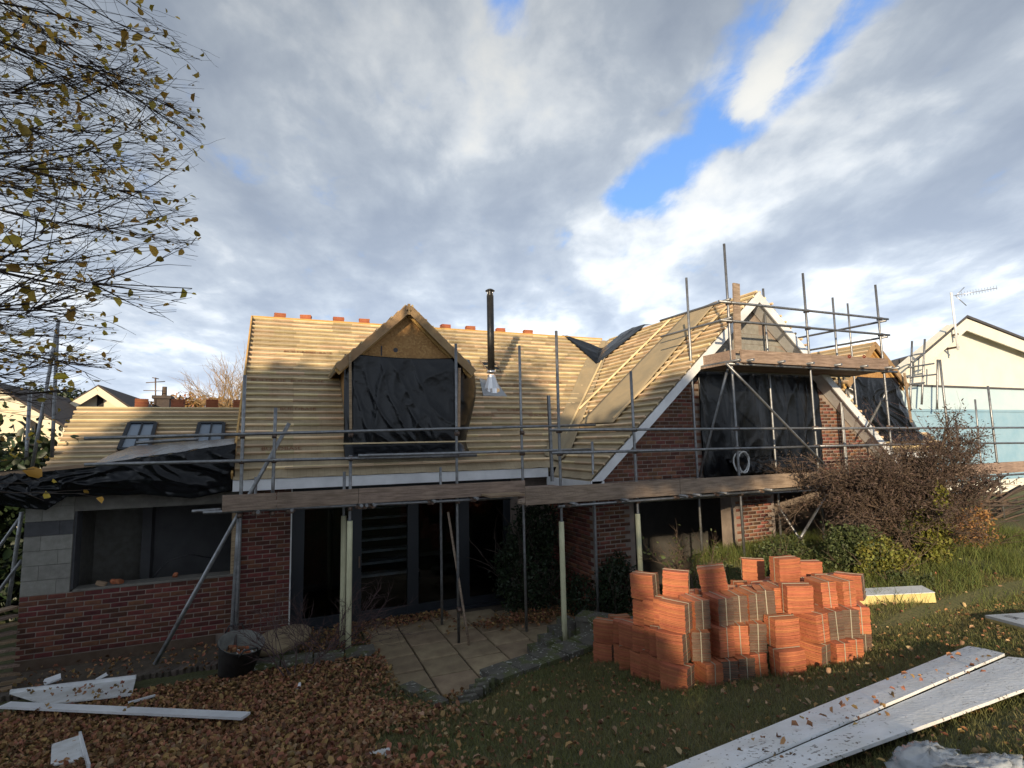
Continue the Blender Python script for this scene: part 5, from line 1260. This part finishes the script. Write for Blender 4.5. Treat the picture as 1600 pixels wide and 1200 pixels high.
q = PG(465, 1080); o = MB().lathe([(.001, .11), (.015, .10), (.028, .03), (.03, 0)], (0, 0, 0), 8).build('white_tag', m_white); o.location = q; o.rotation_euler = (.1, .25, 0); tag(o, 'small white plastic tag standing in the leaves below the bare shrub', 'tag', kind='thing')
lt = PG(592, 1187); v = MB()
o = sheet('crumpled_wrapper', lambda u, v_: lt + Vector((.16*(u-.5), .07*(v_-.5), .03+.03*math.sin(math.pi*v_)+.018*folds(u*2, v_*2, 5))), 16, 10, m_whitedirty); tag(o, 'crumpled white wrapper at the bottom edge of the lawn', 'litter', kind='thing')
# right: two long white boards
def lay_board(label, near, far, w, th, mat, lift, name='foam_board'):
    a, b = Vector(near), Vector(far); o = MB().bar(a+Vector((0, 0, lift)), b+Vector((0, 0, lift)), w, th).build(name, mat); tag(o, label, 'board', kind='thing'); return o
def flat_board(label, q, lift, th):
    c = [PG(*p)+Vector((0, 0, lift)) for p in q]; ax = c[3]-c[0]; n = 24; m = MB(); top, bot = [], []
    rb = random.Random(len(label))
    for i in range(n+1):
        t = i/n; a, b = c[0].lerp(c[3], t), c[1].lerp(c[2], t); ja, jb = rb.uniform(-.006, .006), rb.uniform(-.006, .006); w = .0
        top.append((a+(b-a)*ja+Vector((0, 0, th+w)), a.lerp(b, .5)+Vector((0, 0, th+w+.006)), b+(b-a)*jb+Vector((0, 0, th+w)))); bot.append((a+(b-a)*ja+Vector((0, 0, w)), a.lerp(b, .5)+Vector((0, 0, w)), b+(b-a)*jb+Vector((0, 0, w))))
    for i in range(n):
        for k in (0, 1): m.quad([top[i][k], top[i][k+1], top[i+1][k+1], top[i+1][k]]); m.quad([bot[i][k+1], bot[i][k], bot[i+1][k], bot[i+1][k+1]])
        m.quad([bot[i][0], top[i][0], top[i+1][0], bot[i+1][0]]); m.quad([top[i][2], bot[i][2], bot[i+1][2], top[i+1][2]])
    for i, o_ in ((0, 1), (n, -1)): m.quad([bot[i][0], bot[i][1], top[i][1], top[i][0]]); m.quad([bot[i][1], bot[i][2], top[i][2], top[i][1]])
    o = m.build('foam_board', m_foamboard); tag(o, label, 'board', kind='thing')
flat_board('upper long white board lying on the lawn at lower right', [(965, 1262), (1080, 1262), (1572, 1040), (1514, 1026)], .075, .02)
flat_board('lower long white board running beside the upper one to the right edge', [(1083, 1262), (1160, 1262), (1700, 1058), (1577, 1041)], .055, .02)
q = [PG(1540, 972), PG(1640, 1000), PG(1660, 965)]
wl_ = root('white_board', 'foil faced board with dark lettering at the right edge of the lawn', 'board')
n_ = Vector((0, 0, .05)); MB().prism([q[0]+n_, q[1]+n_, q[2]+n_], (0, 0, .03)).build('panel', m_paper, wl_)
MB().prism([q[0]+Vector((0, 0, .015)), q[1]+Vector((0, 0, .015)), q[2]+Vector((0, 0, .015))], (0, 0, .034)).build('core', m_pir, wl_)
tx = PG(1583, 977); dx = (q[1]-q[0]).normalized(); zz = (q[1]-q[0]).cross(q[2]-q[0]).normalized(); zz = zz if zz.z > 0 else -zz; yy = zz.cross(dx)
text_obj('lettering', 'KUMIC', .11, m_ink, Matrix(((dx.x, yy.x, zz.x, tx.x), (dx.y, yy.y, zz.y, tx.y), (dx.z, yy.z, zz.z, tx.z+.086), (0, 0, 0, 1))), wl_)
yb_ = root('insulation_board', 'yellow edged insulation board lying in the grass right of the tiles', 'board')
a, b = PG(1318, 944), PG(1452, 938); a.z += .08; b.z += .08
MB().bar(a, b, .34, .12).build('core', m_pir, yb_); MB().bar(a+Vector((0, 0, .065)), b+Vector((0, 0, .065)), .342, .008).build('foil', m_paper, yb_)
# plastic bags in the bottom right corner
def bagfn(c, r, seed):
    def fn(u, v):
        t, ph = u*2*math.pi, v*math.pi/2; k = 1+.34*folds(u*2.2, v*1.6, seed)
        return Vector((c.x+r[0]*math.cos(t)*math.cos(ph)*k, c.y+r[1]*math.sin(t)*math.cos(ph)*k, c.z-.02+r[2]*math.sin(ph)*k))
    return fn
tag(sheet('plastic_bag', bagfn(PG(1455, 1205), (.24, .16, .12), 3), 40, 16, m_bag), 'puffed translucent plastic bag at the bottom right corner', 'plastic bag', kind='thing')
tag(sheet('plastic_bag', bagfn(PG(1585, 1215), (.16, .14, .08), 6), 30, 14, m_bag), 'smaller crumpled plastic bag at the extreme bottom right', 'plastic bag', kind='thing')
tag(sheet('plastic_film', lambda u, v: PG(1430+170*u, 1200+20*v)+Vector((0, 0, .06+.03*folds(u, v, 7))), 20, 8, m_bag), 'flat strip of clear film between the two plastic bags', 'plastic film', kind='thing')
# tub and stone table top
tub = root('builders_tub', 'black rubber builders tub half full of rubble beside the extension', 'tub')
q = PG(367, 1056); tub.location = q; tub.rotation_euler = (.30, .05, .4); tub.scale = (1.22, 1.22, 1.28)
MB().lathe([(.001, 0), (.17, 0), (.225, .36), (.24, .37), (.24, .385)], (0, 0, 0), 24).build('body', m_rubber, tub)
MB().lathe([(.238, .386), (.22, .38), (.19, .2), (.001, .18)], (0, 0, 0), 24).build('lining', m_rubberin, tub)
for s in (-1, 1): MB().tube([(.1, s*.235, .37), (.07, s*.25, .44), (-.07, s*.25, .44), (-.1, s*.235, .37)], .011, 6).build('handle', m_rubber, tub)
rs = random.Random(4); v = MB()
for k in range(70):
    t, r_ = rs.uniform(0, 6.28), .18*math.sqrt(rs.random()); c = Vector((r_*math.cos(t), r_*math.sin(t), .2+rs.uniform(0, .035))); s_ = rs.uniform(.012, .03)
    v.hexa([c+Vector((x*s_*rs.uniform(.6, 1), y*s_*rs.uniform(.6, 1), z*s_*.7)) for z in (-1, 1) for x, y in ((-1, -1), (1, -1), (1, 1), (-1, 1))], rs.choice((0, 0, 1, 2)))
tag(v.build('rubble', [m_leafbrown, m_whitedirty, m_tile], tub), kind='stuff')
stn = root('stone_seat', 'weathered oval stone slab resting on a low block behind the tub', 'stone slab')
q = P(440, 985, 8.95); bm = MB().lathe([(.001, .03), (.40, .03), (.43, 0), (.41, -.07), (.001, -.07)], (0, 0, 0), 22).build('slab', m_slab, stn)
bm.location = (q.x, 8.95, .40); bm.scale = (1, .62, 1); bm.rotation_euler = (.25, -.12, .25)
MB().box(q.x-.32, q.x+.22, 8.85, 9.1, 0, .31).build('base', m_stone, stn)
# timber heap at the left edge
th_ = root('timber_heap', 'weathered boards stacked on the ground left of the extension', 'timber')
for k in range(9):
    a = P(-40, 965+k*12, 10.2-.1*k); b = P(24, 948+k*13, 10.6-.1*k); MB().bar(a, b, .16, .03).build('board', m_board if k % 2 else m_boardpale, th_)
for (pa, pb, lb) in (((0, 1075), (36, 1068), 'pale timber offcut on the path at the left edge'), ((-5, 1086), (18, 1080), 'short pale offcut at the extreme left below the brick wall')):
    tag(MB().bar(PG(*pa)+Vector((0, 0, .05)), PG(*pb)+Vector((0, 0, .05)), .07, .035).build('timber_offcut', m_boardpale), lb, 'offcut', kind='thing')

# ================================================================== GRASS AND FALLEN LEAVES
def excl(x, y):
    return in_poly(x, y, PATIO) or (y > 9.3 and x < 6.2) or (x < 1.4 and y > 8.55) or (5.2 < x < 13.4 and y > 8.7)
GN = 46
hx = np.arange(-6, 14.01, .1); hy = np.arange(-.5, 11.01, .1); HG = np.array([[G0(x, y) for x in hx] for y in hy]); EX = np.array([[excl(x, y) for x in hx] for y in hy])
def hz_(x, y):
    fx = np.clip((x+6)/.1, 0, len(hx)-1.01); fy_ = np.clip((y+.5)/.1, 0, len(hy)-1.01); i = fx.astype(int); j = fy_.astype(int); a = fx-i; b = fy_-j
    return HG[j, i]*(1-a)*(1-b)+HG[j, i+1]*a*(1-b)+HG[j+1, i]*(1-a)*b+HG[j+1, i+1]*a*b, EX[j, i]
def scatter(n, x0, x1, y0, y1, dens=None):
    x = rng.uniform(x0, x1, n); y = rng.uniform(y0, y1, n); z, e = hz_(x, y); k = ~e
    q = np.stack([x, y, z-CAM_H], 1); R_ = np.array([tuple(RT), tuple(UP), tuple(FW)]); c = q@R_.T; zc = np.maximum(c[:, 2], .01)
    k &= (c[:, 2] > .8) & (np.abs(c[:, 0]/zc) < 1.02) & (c[:, 1]/zc > -.80)
    if dens is not None: k &= rng.random(n) < dens(x, y)
    return np.stack([x, y, z], 1)[k]
def litter(x, y):                      # 1 on the leaf covered left bank, fading to the right
    return 1/(1+np.exp((x-.75-.12*(y-4)+.25*np.sin(y*3.1)+.2*np.sin(x*5+y*2))*5))
def blades(name, pts, h, w, mat, label, lean=.5):
    n = len(pts); t = rng.random(n)*2*math.pi; H_ = h*(.5+rng.random(n)); s = np.stack([np.cos(t), np.sin(t), np.zeros(n)], 1)*w
    l = np.stack([rng.normal(size=n)*lean, rng.normal(size=n)*lean, np.ones(n)], 1); l /= np.linalg.norm(l, axis=1)[:, None]
    m1 = pts+l*(H_*.55)[:, None]; l2 = l.copy(); l2[:, :2] *= 1.9; l2 /= np.linalg.norm(l2, axis=1)[:, None]; tip = m1+l2*(H_*.5)[:, None]
    v = np.stack([pts-s-[0, 0, .005], pts+s-[0, 0, .005], m1+s*.7, m1-s*.7, tip], 1).reshape(-1, 3); i = np.arange(n)[:, None]*5
    f = np.concatenate([i+[[0, 1, 2]], i+[[0, 2, 3]], i+[[3, 2, 4]]], 1).reshape(-1, 3)
    o = npmesh(name, v, f, mat); tag(o, label, 'grass', kind='stuff'); return o
blades('grass', np.concatenate([scatter(420000, -4, 10, 1.2, 8.6, lambda x, y: np.clip(1.15-litter(x, y)*.93, 0, 1)*np.clip(1.6-y*.12, .3, 1))]), .045, .0022, m_grass, 'short green lawn grass across the slope')
def tall(x, y): return np.clip((x-6.3)/1.2, 0, 1)*np.clip((y-4.6+.18*(x-7))/.9, 0, 1)*(.55+.45*np.sin(x*4.1)*np.sin(y*3.7))
blades('long_grass', scatter(70000, 6, 14, 4, 8.7, tall), .17, .0035, m_longgrass, 'long rough grass on the bank behind the tiles', .38)
def leaves(name, pts, size, mat, label):
    o = leaf_cloud(name, pts+np.array([0, 0, .022]), size, mat, None, .4, .5, .8, 1.0); tag(o, label, 'leaves', kind='stuff'); return o
lp = scatter(70000, -5, 3.2, 2.5, 9.2, lambda x, y: litter(x, y)); lp[:, 2] += rng.random(len(lp))*.02
leaves('fallen_leaves', lp, .066, m_leafbrown, 'thick brown fallen leaves covering the left part of the lawn')
leaves('fallen_leaves', scatter(9000, -5, 3.4, 2.5, 9, lambda x, y: litter(x, y)), .068, m_leafpale, 'pale curled leaves scattered over the brown litter')
leaves('fallen_leaves', scatter(2600, .5, 10, 1.4, 8, lambda x, y: .32*(1-litter(x, y))*np.clip(1.6-.2*np.abs(x-3), .2, 1)), .06, m_leafpale, 'single pale leaves scattered on the green lawn')
leaves('fallen_leaves', scatter(16000, .5, 10, 1.4, 8, lambda x, y: .4*(1-litter(x, y))*(.25+.75*(np.sin(x*1.9+1)*np.sin(y*2.3+x) > -.1))), .042, m_leafbrown, 'single brown leaves scattered on the green lawn')
pp = np.concatenate([np.stack([rng.uniform(.9, 2.9, 700), 10.36-np.abs(rng.normal(size=700))*.22, np.full(700, .02)], 1), np.stack([rng.normal(4.2, .55, 900), 9.25+rng.normal(size=900)*.18, np.full(900, .02)+rng.random(900)*.04], 1), np.stack([rng.uniform(.2, 1.4, 500), rng.uniform(9.0, 10.1, 500), np.full(500, .04)], 1), np.stack([rng.uniform(1.5, 2.6, 260), rng.uniform(6.5, 6.95, 260), np.full(260, .03)], 1)])
pp = np.concatenate([pp, np.stack([rng.uniform(-3.4, 1.3, 420), rng.uniform(9.3, 10.35, 420), np.full(420, .03)], 1)])
leaves('fallen_leaves', pp, .065, m_leafbrown, 'brown leaves drifted on the patio along the doors and bush')
bl = [tuple(PG(random.uniform(40, 205), 1080+random.uniform(4, 24))+Vector((0, 0, .095))) for _ in range(55)]
leaves('fallen_leaves', np.array(bl), .06, m_leafbrown, 'leaves strewn on the white panel behind the long plank')
# leaves lying on the white boards
bl = []
for _ in range(60):
    t = random.random(); a = PG(1190, 1208).lerp(PG(1540, 1042), t); bl.append((a.x+random.uniform(-.18, .18), a.y+random.uniform(-.14, .14), a.z+.085))
leaves('fallen_leaves', np.array(bl), .045, m_leafbrown, 'dark leaves lying on the white boards at lower right')
bl = [tuple(PG(random.uniform(40, 360), 1122+random.uniform(0, 10))+Vector((0, 0, .115))) for _ in range(9)]
leaves('fallen_leaves', np.array(bl), .07, m_leafbrown, 'few leaves lying on the long white plank at lower left')
